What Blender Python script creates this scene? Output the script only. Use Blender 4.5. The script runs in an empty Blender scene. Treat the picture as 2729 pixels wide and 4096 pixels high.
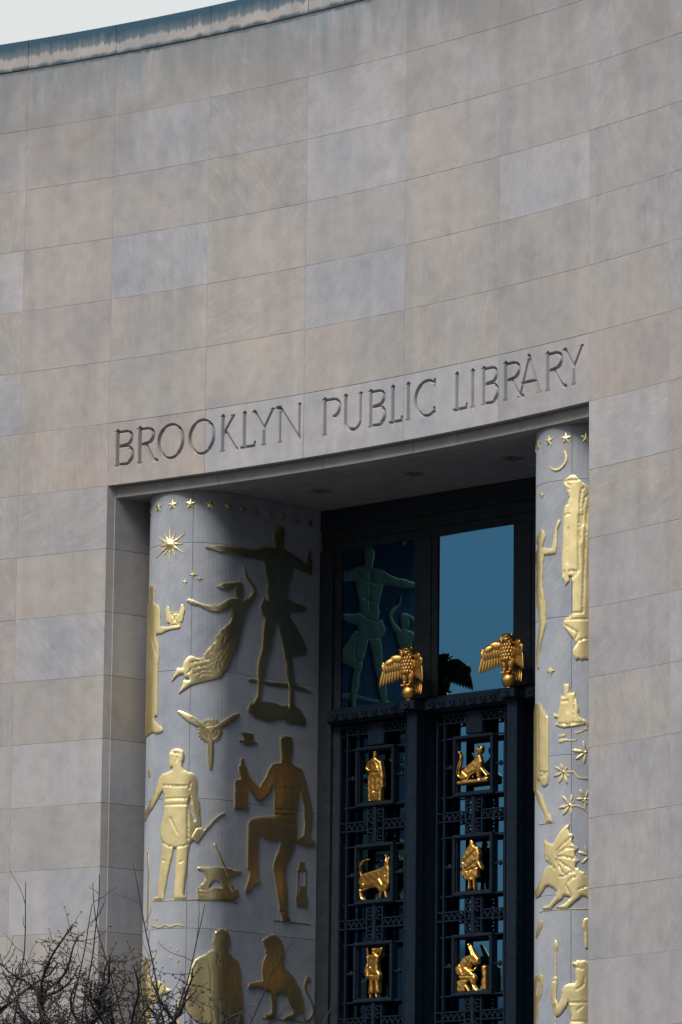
import bpy, math, random
import numpy as np
from mathutils import Matrix, Vector
from mathutils.geometry import delaunay_2d_cdt

random.seed(7)
rng = np.random.default_rng(7)
sc = bpy.context.scene
COL = sc.collection
PI = math.pi
# The facade is laid out in stone courses: 1 unit = one course of 0.9 m.
U = 0.9
ZO = 20.9705

def w3(p):
    return (p[0]*U, p[1]*U, p[2]*U + ZO)

# ------------------------------------------------------------------ camera
cam_d = bpy.data.cameras.new('camera')
cam = bpy.data.objects.new('camera', cam_d)
COL.objects.link(cam)
cam_d.sensor_fit = 'HORIZONTAL'
cam_d.sensor_width = 36.0
cam_d.lens = 36.0*19438.67/2729.0
cam_d.clip_start = 0.5
cam_d.clip_end = 3000
yaw, pit, rol = -0.7569488, 0.1853323, 0.0112141
f_ = Vector((math.sin(yaw)*math.cos(pit), math.cos(yaw)*math.cos(pit), math.sin(pit)))
r_ = Vector((math.cos(yaw), -math.sin(yaw), 0))
u_ = r_.cross(f_)
R_ = r_*math.cos(rol) + u_*math.sin(rol)
U_ = u_*math.cos(rol) - r_*math.sin(rol)
cl = w3((49.116118, -52.2856, -21.411672))
cam.matrix_world = Matrix(((R_.x, U_.x, -f_.x, cl[0]), (R_.y, U_.y, -f_.y, cl[1]),
                           (R_.z, U_.z, -f_.z, cl[2]), (0, 0, 0, 1)))
sc.camera = cam

# ------------------------------------------------------------------ sky, sun, exposure
SUN_EL, SUN_AZ = math.radians(54), math.radians(4)     # azimuth from -Y (straight in front), minus = left
world = bpy.data.worlds.new('World')
sc.world = world
world.use_nodes = True
nt = world.node_tree
nt.nodes.clear()
sky = nt.nodes.new('ShaderNodeTexSky')
sky.sky_type = 'NISHITA'
sky.sun_disc = False
sky.sun_elevation = SUN_EL
sky.sun_rotation = math.radians(180) - SUN_AZ
sky.dust_density = 4.0
sky.air_density = 1.0
sk_s = nt.nodes.new('ShaderNodeVectorMath'); sk_s.operation = 'SCALE'; sk_s.inputs['Scale'].default_value = 0.06
mixn = nt.nodes.new('ShaderNodeMix'); mixn.data_type = 'RGBA'; mixn.inputs['Factor'].default_value = 0.95
bg = nt.nodes.new('ShaderNodeBackground'); bg.inputs['Strength'].default_value = 1.0
wo = nt.nodes.new('ShaderNodeOutputWorld')
# overcast layer: dull white at the horizon, brighter and cooler overhead
tc = nt.nodes.new('ShaderNodeTexCoord'); sx = nt.nodes.new('ShaderNodeSeparateXYZ')
mx = nt.nodes.new('ShaderNodeMath'); mx.operation = 'MAXIMUM'; mx.inputs[1].default_value = 0.0
ma = nt.nodes.new('ShaderNodeMath'); ma.operation = 'POWER'; ma.inputs[1].default_value = 1.5
oc = nt.nodes.new('ShaderNodeMix'); oc.data_type = 'RGBA'
oc.inputs['A'].default_value = (.352, .325, .268, 1)
oc.inputs['B'].default_value = (.42, .66, .95, 1)
nt.links.new(tc.outputs['Generated'], sx.inputs[0]); nt.links.new(sx.outputs[2], mx.inputs[0]); nt.links.new(mx.outputs[0], ma.inputs[0])
nt.links.new(ma.outputs[0], oc.inputs['Factor']); nt.links.new(oc.outputs['Result'], mixn.inputs['B'])
nt.links.new(sky.outputs['Color'], sk_s.inputs[0])
nt.links.new(sk_s.outputs['Vector'], mixn.inputs['A'])
nt.links.new(mixn.outputs['Result'], bg.inputs['Color'])
nt.links.new(bg.outputs['Background'], wo.inputs['Surface'])

sun_d = bpy.data.lights.new('sun', 'SUN')
sun_d.energy = 2.15
sun_d.angle = math.radians(28)
sun_d.color = (1.0, 0.91, 0.79)
sun = bpy.data.objects.new('sun', sun_d)
COL.objects.link(sun)
sdir = Vector((math.sin(SUN_AZ)*math.cos(SUN_EL), -math.cos(SUN_AZ)*math.cos(SUN_EL), math.sin(SUN_EL)))
sun.rotation_euler = sdir.to_track_quat('Z', 'Y').to_euler()

sc.view_settings.view_transform = 'Standard'
sc.view_settings.look = 'None'
sc.view_settings.gamma = 1.0
sc.view_settings.exposure = 1.1
sc.render.engine = 'CYCLES'

# ------------------------------------------------------------------ materials
class NT:
    def __init__(s, name):
        s.m = bpy.data.materials.new(name); s.m.use_nodes = True
        s.t = s.m.node_tree; s.b = s.t.nodes['Principled BSDF']
    def n(s, typ, **kw):
        x = s.t.nodes.new(typ)
        for k, v in kw.items():
            if hasattr(x, k): setattr(x, k, v)
            else: x.inputs[k].default_value = v
        return x
    def l(s, a, b): s.t.links.new(a, b)
    def noise(s, vec, scale, detail=4, rough=.55):
        x = s.n('ShaderNodeTexNoise', Scale=scale, Detail=detail, Roughness=rough); s.l(vec, x.inputs['Vector']); return x.outputs['Fac']
    def ramp(s, fac, stops):
        x = s.n('ShaderNodeValToRGB'); e = x.color_ramp.elements
        while len(e) > 1: e.remove(e[-1])
        e[0].position, e[0].color = stops[0][0], stops[0][1]
        for p, c in stops[1:]:
            k = e.new(p); k.color = c
        s.l(fac, x.inputs['Fac']); return x.outputs['Color']
    def mix(s, fac, a, b, blend='MIX'):
        x = s.n('ShaderNodeMix', data_type='RGBA', blend_type=blend)
        for v, k in ((fac, 'Factor'), (a, 'A'), (b, 'B')):
            i = x.inputs[k]
            if hasattr(v, 'is_linked'): s.l(v, i)
            else: i.default_value = v
        return x.outputs['Result']
    def math(s, op, a, b=0.0, clamp=False):
        x = s.n('ShaderNodeMath', operation=op); x.use_clamp = clamp
        for v, i in ((a, 0), (b, 1)):
            if hasattr(v, 'is_linked'): s.l(v, x.inputs[i])
            else: x.inputs[i].default_value = v
        return x.outputs[0]
    def bump(s, h, strength, dist=.01):
        x = s.n('ShaderNodeBump', Strength=strength, Distance=dist); s.l(h, x.inputs['Height']); s.l(x.outputs['Normal'], s.b.inputs['Normal'])

def g4(v): return (v, v, v, 1)

def stone_mat(name, kind):
    """sawn limestone; tone comes from the object's own colour. kind: wall / coping / pier"""
    N = NT(name)
    pos = N.n('ShaderNodeNewGeometry').outputs['Position']
    oi = N.n('ShaderNodeObjectInfo')
    off = N.n('ShaderNodeVectorMath', operation='SCALE'); off.inputs['Scale'].default_value = 37.0
    cmb = N.n('ShaderNodeCombineXYZ')
    N.l(oi.outputs['Random'], cmb.inputs[0]); N.l(oi.outputs['Random'], cmb.inputs[2]); N.l(cmb.outputs[0], off.inputs[0])
    add = N.n('ShaderNodeVectorMath', operation='ADD'); N.l(pos, add.inputs[0]); N.l(off.outputs[0], add.inputs[1])
    v = add.outputs[0]
    # slanted bedding figure, differently turned per stone
    rot = N.n('ShaderNodeVectorRotate', rotation_type='Y_AXIS'); N.l(v, rot.inputs['Vector'])
    N.l(N.math('MULTIPLY', oi.outputs['Random'], 2.4), rot.inputs['Angle'])
    mp = N.n('ShaderNodeMapping'); mp.inputs['Scale'].default_value = (1.3, 1.3, 7.0); N.l(rot.outputs[0], mp.inputs['Vector'])
    big = N.noise(v, 1.1, 3)
    mid = N.noise(v, 4.5, 5, .62)
    bed = N.noise(mp.outputs[0], 3.2, 5, .6)
    fine = N.noise(v, 55, 3, .6)
    c = oi.outputs['Color']
    c = N.mix(1.0, c, N.ramp(big, [(.25, (.85, .87, .905, 1)), (.5, g4(1.0)), (.75, (1.07, 1.03, .98, 1))]), 'MULTIPLY')
    c = N.mix(1.0, c, N.ramp(mid, [(.28, g4(.88)), (.52, g4(1.0)), (.75, g4(1.09))]), 'MULTIPLY')
    sel = N.math('MULTIPLY', N.math('FRACT', N.math('MULTIPLY', oi.outputs['Random'], 7.31)), 1.35, True)
    c = N.mix(sel, c, N.ramp(bed, [(.3, g4(.90)), (.6, g4(1.0)), (.72, g4(1.14))]), 'MULTIPLY')
    c = N.mix(1.0, c, N.ramp(fine, [(.35, g4(.955)), (.65, g4(1.035))]), 'MULTIPLY')
    # rain streaks
    ms = N.n('ShaderNodeMapping'); ms.inputs['Scale'].default_value = (3.0, 3.0, .22); N.l(pos, ms.inputs['Vector'])
    st = N.noise(ms.outputs[0], 1.6, 5, .6)
    c = N.mix(N.ramp(st, [(.52, g4(0)), (.72, g4(.16))]), c, (.30, .33, .36, 1))
    mw = N.n('ShaderNodeMapping'); mw.inputs['Scale'].default_value = (1.9, 1.9, .14); N.l(pos, mw.inputs['Vector'])
    c = N.mix(1.0, c, N.ramp(N.noise(mw.outputs[0], 1.0, 4, .6), [(.3, (.90, .91, .925, 1)), (.5, g4(1)), (.72, (1.10, 1.09, 1.08, 1))]), 'MULTIPLY')
    c = N.mix(1.0, c, N.ramp(N.noise(pos, .45, 5, .6), [(.32, (.92, .93, .95, 1)), (.5, g4(1)), (.68, (1.05, 1.02, .99, 1))]), 'MULTIPLY')
    sep = N.n('ShaderNodeSeparateXYZ'); N.l(pos, sep.inputs[0])
    z = sep.outputs[2]
    if kind in ('wall', 'coping'):
        # algae and soot washed down from the parapet
        m2 = N.n('ShaderNodeMapping'); m2.inputs['Scale'].default_value = (2.4, 2.4, .35); N.l(pos, m2.inputs['Vector'])
        sn = N.noise(m2.outputs[0], 2.2, 6, .65)
        if kind == 'wall':
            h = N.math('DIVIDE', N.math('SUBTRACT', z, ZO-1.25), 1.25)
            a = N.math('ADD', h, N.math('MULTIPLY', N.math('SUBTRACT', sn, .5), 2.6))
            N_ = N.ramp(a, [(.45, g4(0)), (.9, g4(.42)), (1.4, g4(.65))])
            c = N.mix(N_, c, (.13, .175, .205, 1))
            # soot line drawn under the coping
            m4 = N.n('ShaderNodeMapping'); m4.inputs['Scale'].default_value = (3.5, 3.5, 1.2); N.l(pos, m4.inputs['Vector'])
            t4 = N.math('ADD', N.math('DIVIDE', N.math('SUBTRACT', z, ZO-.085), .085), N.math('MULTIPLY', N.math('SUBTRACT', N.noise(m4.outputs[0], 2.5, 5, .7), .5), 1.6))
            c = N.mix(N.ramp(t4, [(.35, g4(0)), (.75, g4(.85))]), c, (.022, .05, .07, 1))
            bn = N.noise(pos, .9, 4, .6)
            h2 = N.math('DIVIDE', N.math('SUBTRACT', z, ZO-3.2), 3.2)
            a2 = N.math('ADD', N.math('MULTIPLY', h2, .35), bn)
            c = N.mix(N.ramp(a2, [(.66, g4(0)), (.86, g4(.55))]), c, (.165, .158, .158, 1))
        else:
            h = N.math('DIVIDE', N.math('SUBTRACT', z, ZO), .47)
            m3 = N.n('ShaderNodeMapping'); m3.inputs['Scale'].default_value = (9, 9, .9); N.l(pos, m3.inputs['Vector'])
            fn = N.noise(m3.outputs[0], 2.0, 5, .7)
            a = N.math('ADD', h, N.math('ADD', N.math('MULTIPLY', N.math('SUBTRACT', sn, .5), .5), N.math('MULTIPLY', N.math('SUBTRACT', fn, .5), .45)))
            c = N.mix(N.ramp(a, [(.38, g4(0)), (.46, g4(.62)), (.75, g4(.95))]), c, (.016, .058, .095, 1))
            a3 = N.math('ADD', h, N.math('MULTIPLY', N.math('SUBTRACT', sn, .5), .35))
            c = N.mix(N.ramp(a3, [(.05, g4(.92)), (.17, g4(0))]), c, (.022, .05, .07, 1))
    N.l(c, N.b.inputs['Base Color'])
    N.b.inputs['Roughness'].default_value = .88
    N.b.inputs['Specular IOR Level'].default_value = .25
    N.bump(N.math('ADD', N.math('MULTIPLY', fine, .5), mid), .22, .006)
    return N.m

def gold_mat(name, col, rough, dirt):
    N = NT(name)
    pos = N.n('ShaderNodeNewGeometry').outputs['Position']
    a = N.noise(pos, 9, 5, .6); b = N.noise(pos, 45, 3, .6)
    c = N.mix(N.ramp(a, [(.35, g4(0)), (.7, g4(1))]), col, (col[0]*.93, col[1]*.86, col[2]*.74, 1))
    c = N.mix(N.ramp(b, [(.62, g4(0)), (.75, g4(dirt))]), c, (.35, .22, .08, 1))
    ms = N.n('ShaderNodeMapping'); ms.inputs['Scale'].default_value = (4.0, 4.0, .6); N.l(pos, ms.inputs['Vector'])
    c = N.mix(N.ramp(N.noise(ms.outputs[0], 1.5, 5, .65), [(.5, g4(0)), (.75, g4(.25))]), c, (col[0]*.84, col[1]*.76, col[2]*.62, 1))
    N.l(c, N.b.inputs['Base Color'])
    N.b.inputs['Metallic'].default_value = 1.0
    N.l(N.ramp(N.noise(pos, 1.4, 2), [(.3, g4(rough-.02)), (.7, g4(rough+.03))]), N.b.inputs['Roughness'])
    return N.m

def plain(name, col, rough, metal=0.0, vary=.25, scale=8, bump=.1, spec=.3):
    N = NT(name)
    pos = N.n('ShaderNodeNewGeometry').outputs['Position']
    a = N.noise(pos, scale, 5, .6)
    N.l(N.mix(N.ramp(a, [(.3, g4(0)), (.7, g4(1))]), tuple(x*(1-vary) for x in col[:3])+(1,), tuple(x*(1+vary) for x in col[:3])+(1,)), N.b.inputs['Base Color'])
    N.b.inputs['Roughness'].default_value = rough
    N.b.inputs['Metallic'].default_value = metal
    N.b.inputs['Specular IOR Level'].default_value = spec
    if bump: N.bump(a, bump, .01)
    return N.m

M = {}
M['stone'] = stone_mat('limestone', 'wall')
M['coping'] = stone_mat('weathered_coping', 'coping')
M['pier'] = stone_mat('pier_limestone', 'pier')
M['mortar'] = plain('mortar', (.245, .24, .24, 1), .95, 0, .5, 1.6)
M['pale'] = plain('pale_mortar', (.43, .42, .415, 1), .9, 0, .06, 5)
M['gold'] = gold_mat('pale_gold_leaf', (.98, .83, .46, 1), .34, .0)
M['amber'] = gold_mat('deep_gold_leaf', (.60, .345, .10, 1), .36, .4)
M['bronze'] = plain('dark_bronze', (.0065, .0125, .022, 1), .6, .0, .3, 12, .15, .08)
M['bronze2'] = plain('dark_bronze_frame', (.020, .025, .031, 1), .65, .0, .25, 7, .1, .1)
M['bark'] = plain('bark', (.030, .025, .025, 1), .9, 0, .4, 30, .3)
M['ground'] = plain('paving', (.06, .06, .064, 1), .9, 0, .2, 1.5, .2)

def glass_mat():
    N = NT('tinted_glass')
    pos = N.n('ShaderNodeNewGeometry').outputs['Position']
    N.b.inputs['Base Color'].default_value = (.045, .15, .285, 1)
    N.b.inputs['Metallic'].default_value = 1.0
    N.b.inputs['Roughness'].default_value = .03
    a = N.noise(pos, 1.3, 2)
    N.bump(a, .03, .02)
    return N.m
M['glass'] = glass_mat()

# ------------------------------------------------------------------ helpers
def empty(name, loc, label, cat, group=None):
    o = bpy.data.objects.new(name, None); COL.objects.link(o)
    o.location = loc
    tag(o, label, cat, group)
    o.empty_display_size = .3
    return o

def tag(o, label=None, cat=None, group=None, kind=None):
    if label: o['label'] = label
    if cat: o['category'] = cat
    if group: o['group'] = group
    if kind: o['kind'] = kind
    return o

def me_from(name, verts, faces, mat, smooth=False):
    me = bpy.data.meshes.new(name)
    me.from_pydata([tuple(v) for v in verts], [], [tuple(int(i) for i in f) for f in faces])
    me.update()
    if smooth:
        me.polygons.foreach_set('use_smooth', [True]*len(me.polygons))
    me.materials.append(mat)
    return me

def child(name, me, parent, loc=None):
    """link a mesh (world coordinates) under a thing"""
    o = bpy.data.objects.new(name, me); COL.objects.link(o)
    o.parent = parent
    pw = Vector((0, 0, 0)); p = parent
    while p is not None:
        pw += p.location; p = p.parent
    o.location = (Vector(loc) if loc is not None else Vector((0, 0, 0))) - pw
    return o

def add_u(name, verts, faces, mat, parent, smooth=False, label=None):
    """verts in course units, world placed"""
    V = [w3(v) for v in verts]
    c = np.mean(np.array(V), axis=0)
    me = me_from(name, [(v[0]-c[0], v[1]-c[1], v[2]-c[2]) for v in V], faces, mat, smooth)
    o = child(name, me, parent, c)
    if label: o['label'] = label
    return o

class MB:
    """collects simple solids (course units)"""
    def __init__(s): s.v = []; s.f = []
    def poly(s, vs, fs):
        n = len(s.v); s.v += list(vs); s.f += [tuple(i+n for i in f) for f in fs]
    def box(s, x0, x1, y0, y1, z0, z1, b=0.0):
        if b <= 0:
            s.poly([(x0,y0,z0),(x1,y0,z0),(x1,y1,z0),(x0,y1,z0),(x0,y0,z1),(x1,y0,z1),(x1,y1,z1),(x0,y1,z1)],
                   [(0,3,2,1),(4,5,6,7),(0,1,5,4),(1,2,6,5),(2,3,7,6),(3,0,4,7)])
        else:  # chamfered front (-y) edge
            s.poly([(x0+b,y0,z0+b),(x1-b,y0,z0+b),(x1-b,y0,z1-b),(x0+b,y0,z1-b),
                    (x0,y0+b,z0),(x1,y0+b,z0),(x1,y0+b,z1),(x0,y0+b,z1),
                    (x0,y1,z0),(x1,y1,z0),(x1,y1,z1),(x0,y1,z1)],
                   [(0,1,2,3),(4,5,1,0),(5,6,2,1),(6,7,3,2),(7,4,0,3),(8,9,5,4),(9,10,6,5),(10,11,7,6),(11,8,4,7),(11,10,9,8)])
    def prism(s, pts, y0, y1):
        """polygon in xz extruded along y"""
        n = len(pts)
        s.poly([(p[0], y0, p[1]) for p in pts]+[(p[0], y1, p[1]) for p in pts],
               [tuple(range(n)), tuple(range(2*n-1, n-1, -1))]+[(i, n+i, n+(i+1) % n, (i+1) % n) for i in range(n)])
    def bar(s, p, q, w, y0, y1):
        """flat bar in xz from p to q"""
        d = np.array(q)-np.array(p); L = np.hypot(*d); m = np.array((-d[1], d[0]))/L*w/2
        p = np.array(p); q = np.array(q)
        s.prism([tuple(p-m), tuple(q-m), tuple(q+m), tuple(p+m)], y0, y1)
    def ring(s, cx, cz, r0, r1, y0, y1, a0=0, a1=2*PI, n=10):
        for i in range(n):
            a, b = a0+(a1-a0)*i/n, a0+(a1-a0)*(i+1)/n
            s.prism([(cx+r0*math.cos(a), cz+r0*math.sin(a)), (cx+r1*math.cos(a), cz+r1*math.sin(a)),
                     (cx+r1*math.cos(b), cz+r1*math.sin(b)), (cx+r0*math.cos(b), cz+r0*math.sin(b))], y0, y1)
    def sphere(s, c, r, nu=12, nv=8, M3=None):
        vs = [(0, 0, 1)]; 
        for j in range(1, nv):
            t = PI*j/nv
            for i in range(nu): 
                a = 2*PI*i/nu; vs.append((math.sin(t)*math.cos(a), math.sin(t)*math.sin(a), math.cos(t)))
        vs.append((0, 0, -1)); L = len(vs)-1
        fs = [(0, 1+i, 1+(i+1) % nu) for i in range(nu)]
        for j in range(nv-2):
            for i in range(nu):
                a = 1+j*nu+i; b = 1+j*nu+(i+1) % nu
                fs.append((a, a+nu, b+nu, b))
        fs += [(L, 1+(nv-2)*nu+(i+1) % nu, 1+(nv-2)*nu+i) for i in range(nu)]
        out = []
        for v in vs:
            p = Vector((v[0]*r[0], v[1]*r[1], v[2]*r[2]))
            if M3 is not None: p = M3 @ p
            out.append((c[0]+p.x, c[1]+p.y, c[2]+p.z))
        s.poly(out, fs)
    def make(s, name, mat, parent, smooth=False, label=None):
        return add_u(name, s.v, s.f, mat, parent, smooth, label)

# ------------------------------------------------------------------ the curved wall
K = 0.03142004
def wp(s, z, off=0.0):
    th = s*K; R = 1/K + off
    return (R*math.sin(th), R*math.cos(th)-1/K, z)

VS = [-14.1, -12.25, -10.4, -8.55, -6.7132, -4.9732, -3.0580, -1.0645, 1.0037, 3.0097, 4.9732, 6.7549, 8.6, 10.45, 12.3, 14.15]
IV1, IV6 = 5, 10          # joints that bound the doorway
ZG = -ZO/U                # ground level in courses

def curved_block(s0, s1, z0, z1, o0, o1, n=3, ch=.006):
    """block between two joints; front face at o0, chamfered arrises"""
    V = []; F = []
    def ring(o, e):
        k = len(V)
        for i in range(n+1):
            s = s0+e+(s1-s0-2*e)*i/n
            V.append(wp(s, z0+e, o)); V.append(wp(s, z1-e, o))
        return k
    a = ring(o0, ch); b = ring(o0+ch, 0); c = ring(o1, 0)
    for i in range(n):
        F.append((a+2*i, a+2*i+2, a+2*i+3, a+2*i+1))
        F.append((c+2*i, c+2*i+1, c+2*i+3, c+2*i+2))
        for p, q in ((a, b), (b, c)):
            F.append((p+2*i, q+2*i, q+2*i+2, p+2*i+2))
            F.append((p+2*i+1, p+2*i+3, q+2*i+3, q+2*i+1))
    for p, q in ((a, b), (b, c)):
        F.append((p, p+1, q+1, q)); F.append((p+2*n, q+2*n, q+2*n+1, p+2*n+1))
    return V, F

TONE = {'t': (0.456, 0.426, 0.41), 'p': (0.456, 0.416, 0.403), 'g': (0.436, 0.42, 0.426), 'd': (0.42, 0.406, 0.412), 'l': (0.474, 0.462, 0.484), 'b': (0.45, 0.446, 0.474), 'm': (0.446, 0.424, 0.418), 'v': (0.442, 0.424, 0.438)}
# tones as seen, rows downwards; columns from the one left of the first visible joint
ROWS = ['gdmglgmvv', 'mtlglgmvg', 'tpmtbmdgg', 'lpbtgtldv', 'tptttbtgv', 'ltttttttv', 'tpplllvpt',
        'mg.....lp', 'ptt....tp', 'pl.....vt', 'mt.....vl', 'tl.....tl', 'dm.....vv', 'gl.....gv', 'mt.....gg', 'tt.....vv']
ROWS[4] = 'tpttbttgv'
def tone(r, c):
    # c: index of block in VS (0..14); visible columns start at 3
    k = c-3
    ch = ROWS[r][k] if r < len(ROWS) and 0 <= k < 9 and ROWS[r][k] != '.' else 'tpgmvtgl'[(r*5+c*3+r*c) % 8]
    b = TONE[ch]; j = 0.63*(1+random.uniform(-.02, .02))
    return (b[0]*j, b[1]*j, b[2]*j, 1)

# ground
gv = []
gn = 24
for i in range(gn): gv.append((900*math.cos(2*PI*i/gn), 900*math.sin(2*PI*i/gn), 0))
go = bpy.data.objects.new('ground', me_from('ground', gv, [tuple(range(gn))], M['ground'])); COL.objects.link(go)
tag(go, 'grey paved plaza in front of the library', 'ground', kind='structure')

# far belt of bare trees out of view, added to block low sky light
WV, WF = [], []
rw = random.Random(5)
for i in range(150):
    a = math.radians(-205+230*i/150+rw.uniform(-.6, .6)); R = 165+rw.uniform(0, 26); hh = rw.uniform(19, 29)
    cx, cy = R*math.cos(a), R*math.sin(a); n0 = len(WV); w_ = rw.uniform(5, 9)
    for zz, f in ((0, .25), (.25, .7), (.5, 1), (.75, .8), (.93, .42), (1, .05)):
        for k in range(7):
            q = 2*PI*k/7; r = w_*f*rw.uniform(.75, 1.2); WV.append((cx+r*math.cos(q), cy+r*math.sin(q), hh*zz*rw.uniform(.96, 1.03)))
    for j in range(5):
        for k in range(7): WF.append((n0+j*7+k, n0+j*7+(k+1) % 7, n0+j*7+7+(k+1) % 7, n0+j*7+7+k))
wd = bpy.data.objects.new('distant_wood', me_from('distant_wood', WV, WF, plain('winter_wood', (.11, .10, .095, 1), .95, 0, .4, .25, 0), True)); COL.objects.link(wd)
tag(wd, 'unseen far belt of bare trees added across the plaza', 'wood', kind='stuff')

# unseen apartment houses, added to darken the recess and reflections in gilding and glass
M['brick'] = plain('dark_brick', (.07, .05, .043, 1), .9, 0, .2, .6, 0)
M['dim_glass'] = plain('dim_window', (.03, .035, .04, 1), .15, 0, .3, .3, 0)
M['trim'] = plain('stone_trim', (.15, .14, .13, 1), .9, 0, .15, .5, 0)
wv = MB(); wv.box(-.75, .75, -.06, .05, 0, 1.9, .08)
win_me = me_from('window', wv.v, wv.f, M['trim'])
pv = MB(); pv.box(-.62, .62, -.07, -.05, .14, 1.76)
pane_me = me_from('pane', pv.v, pv.f, M['dim_glass'])
def apartment(az, dist, wd_, hh, label):
    a = math.radians(az); x, y = dist*math.sin(a), -dist*math.cos(a)
    e = empty('added_apartment_house', (x, y, 0), label, 'building', 'unseen apartment houses added to darken reflections')
    e.rotation_euler = (0, 0, math.atan2(-x, y) if False else a+PI)
    m = MB(); m.box(-wd_/2, wd_/2, 0, 14, 0, hh, .1); m.box(-wd_/2-.4, wd_/2+.4, -.5, 14.4, hh, hh+.9, .15)
    o = bpy.data.objects.new('wall', me_from('wall', m.v, m.f, M['brick'])); COL.objects.link(o); o.parent = e
    nx = int(wd_/3.2)
    for s_ in range(int(hh/3.6)):
        for k in range(nx):
            w_ = bpy.data.objects.new('window', win_me); COL.objects.link(w_); w_.parent = e
            w_.location = ((k-(nx-1)/2)*3.2, 0, 1.6+3.6*s_)
            p_ = bpy.data.objects.new('pane', pane_me); COL.objects.link(p_); p_.parent = w_
apartment(38, 108, 40, 62, 'unseen brick apartment house added behind the viewpoint, nearest the plaza axis')
apartment(58.7, 108, 40, 70, 'tallest unseen brick apartment house added behind the viewpoint')
apartment(79.5, 106, 40, 58, 'unseen brick apartment house added farthest to the side')

fac = empty('library_facade', (0, 0, 0), 'tall curved limestone library wall with carved name above the doorway', 'building')

# core behind the facing stones
core = MB()
def cb(s0, s1, z0, z1, o0, o1, n):
    v, f = curved_block(s0, s1, z0, z1, o0, o1, n, 0.0); core.poly(v, f)
cb(VS[0], VS[IV1]-.06, ZG, .47, .0032, 3.4, 18)
cb(VS[IV6]+.06, VS[-1], ZG, .47, .0032, 3.4, 18)
cb(VS[IV1]-.06, VS[IV6]+.06, -5.99, .47, .0032, 3.4, 20)
cb(VS[IV1]-.06, VS[IV6]+.06, -6.99, -5.991, .148, 3.4, 20)
core.make('wall_core', M['mortar'], fac)

G = .0026
nrow = 24
for r in range(nrow):
    z1 = -float(r); z0 = max(-float(r+1), ZG)
    if z1 <= ZG: break
    for c in range(len(VS)-1):
        if r >= 7 and IV1 <= c < IV6: continue
        if r == 6 and IV1 <= c < IV6: continue
        ga, gb = random.uniform(.0007, .0022), random.uniform(.0012, .0034)
        v, f = curved_block(VS[c]+ga, VS[c+1]-ga, z0+gb, z1-gb, random.uniform(-.0010, .0010), .1, 3, .0018)
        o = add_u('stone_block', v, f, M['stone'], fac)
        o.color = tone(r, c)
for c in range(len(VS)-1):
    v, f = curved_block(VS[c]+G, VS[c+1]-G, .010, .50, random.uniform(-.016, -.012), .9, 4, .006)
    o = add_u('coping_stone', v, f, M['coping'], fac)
    o.color = (.46*0.63, .435*0.63, .425*0.63, 1)

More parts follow.
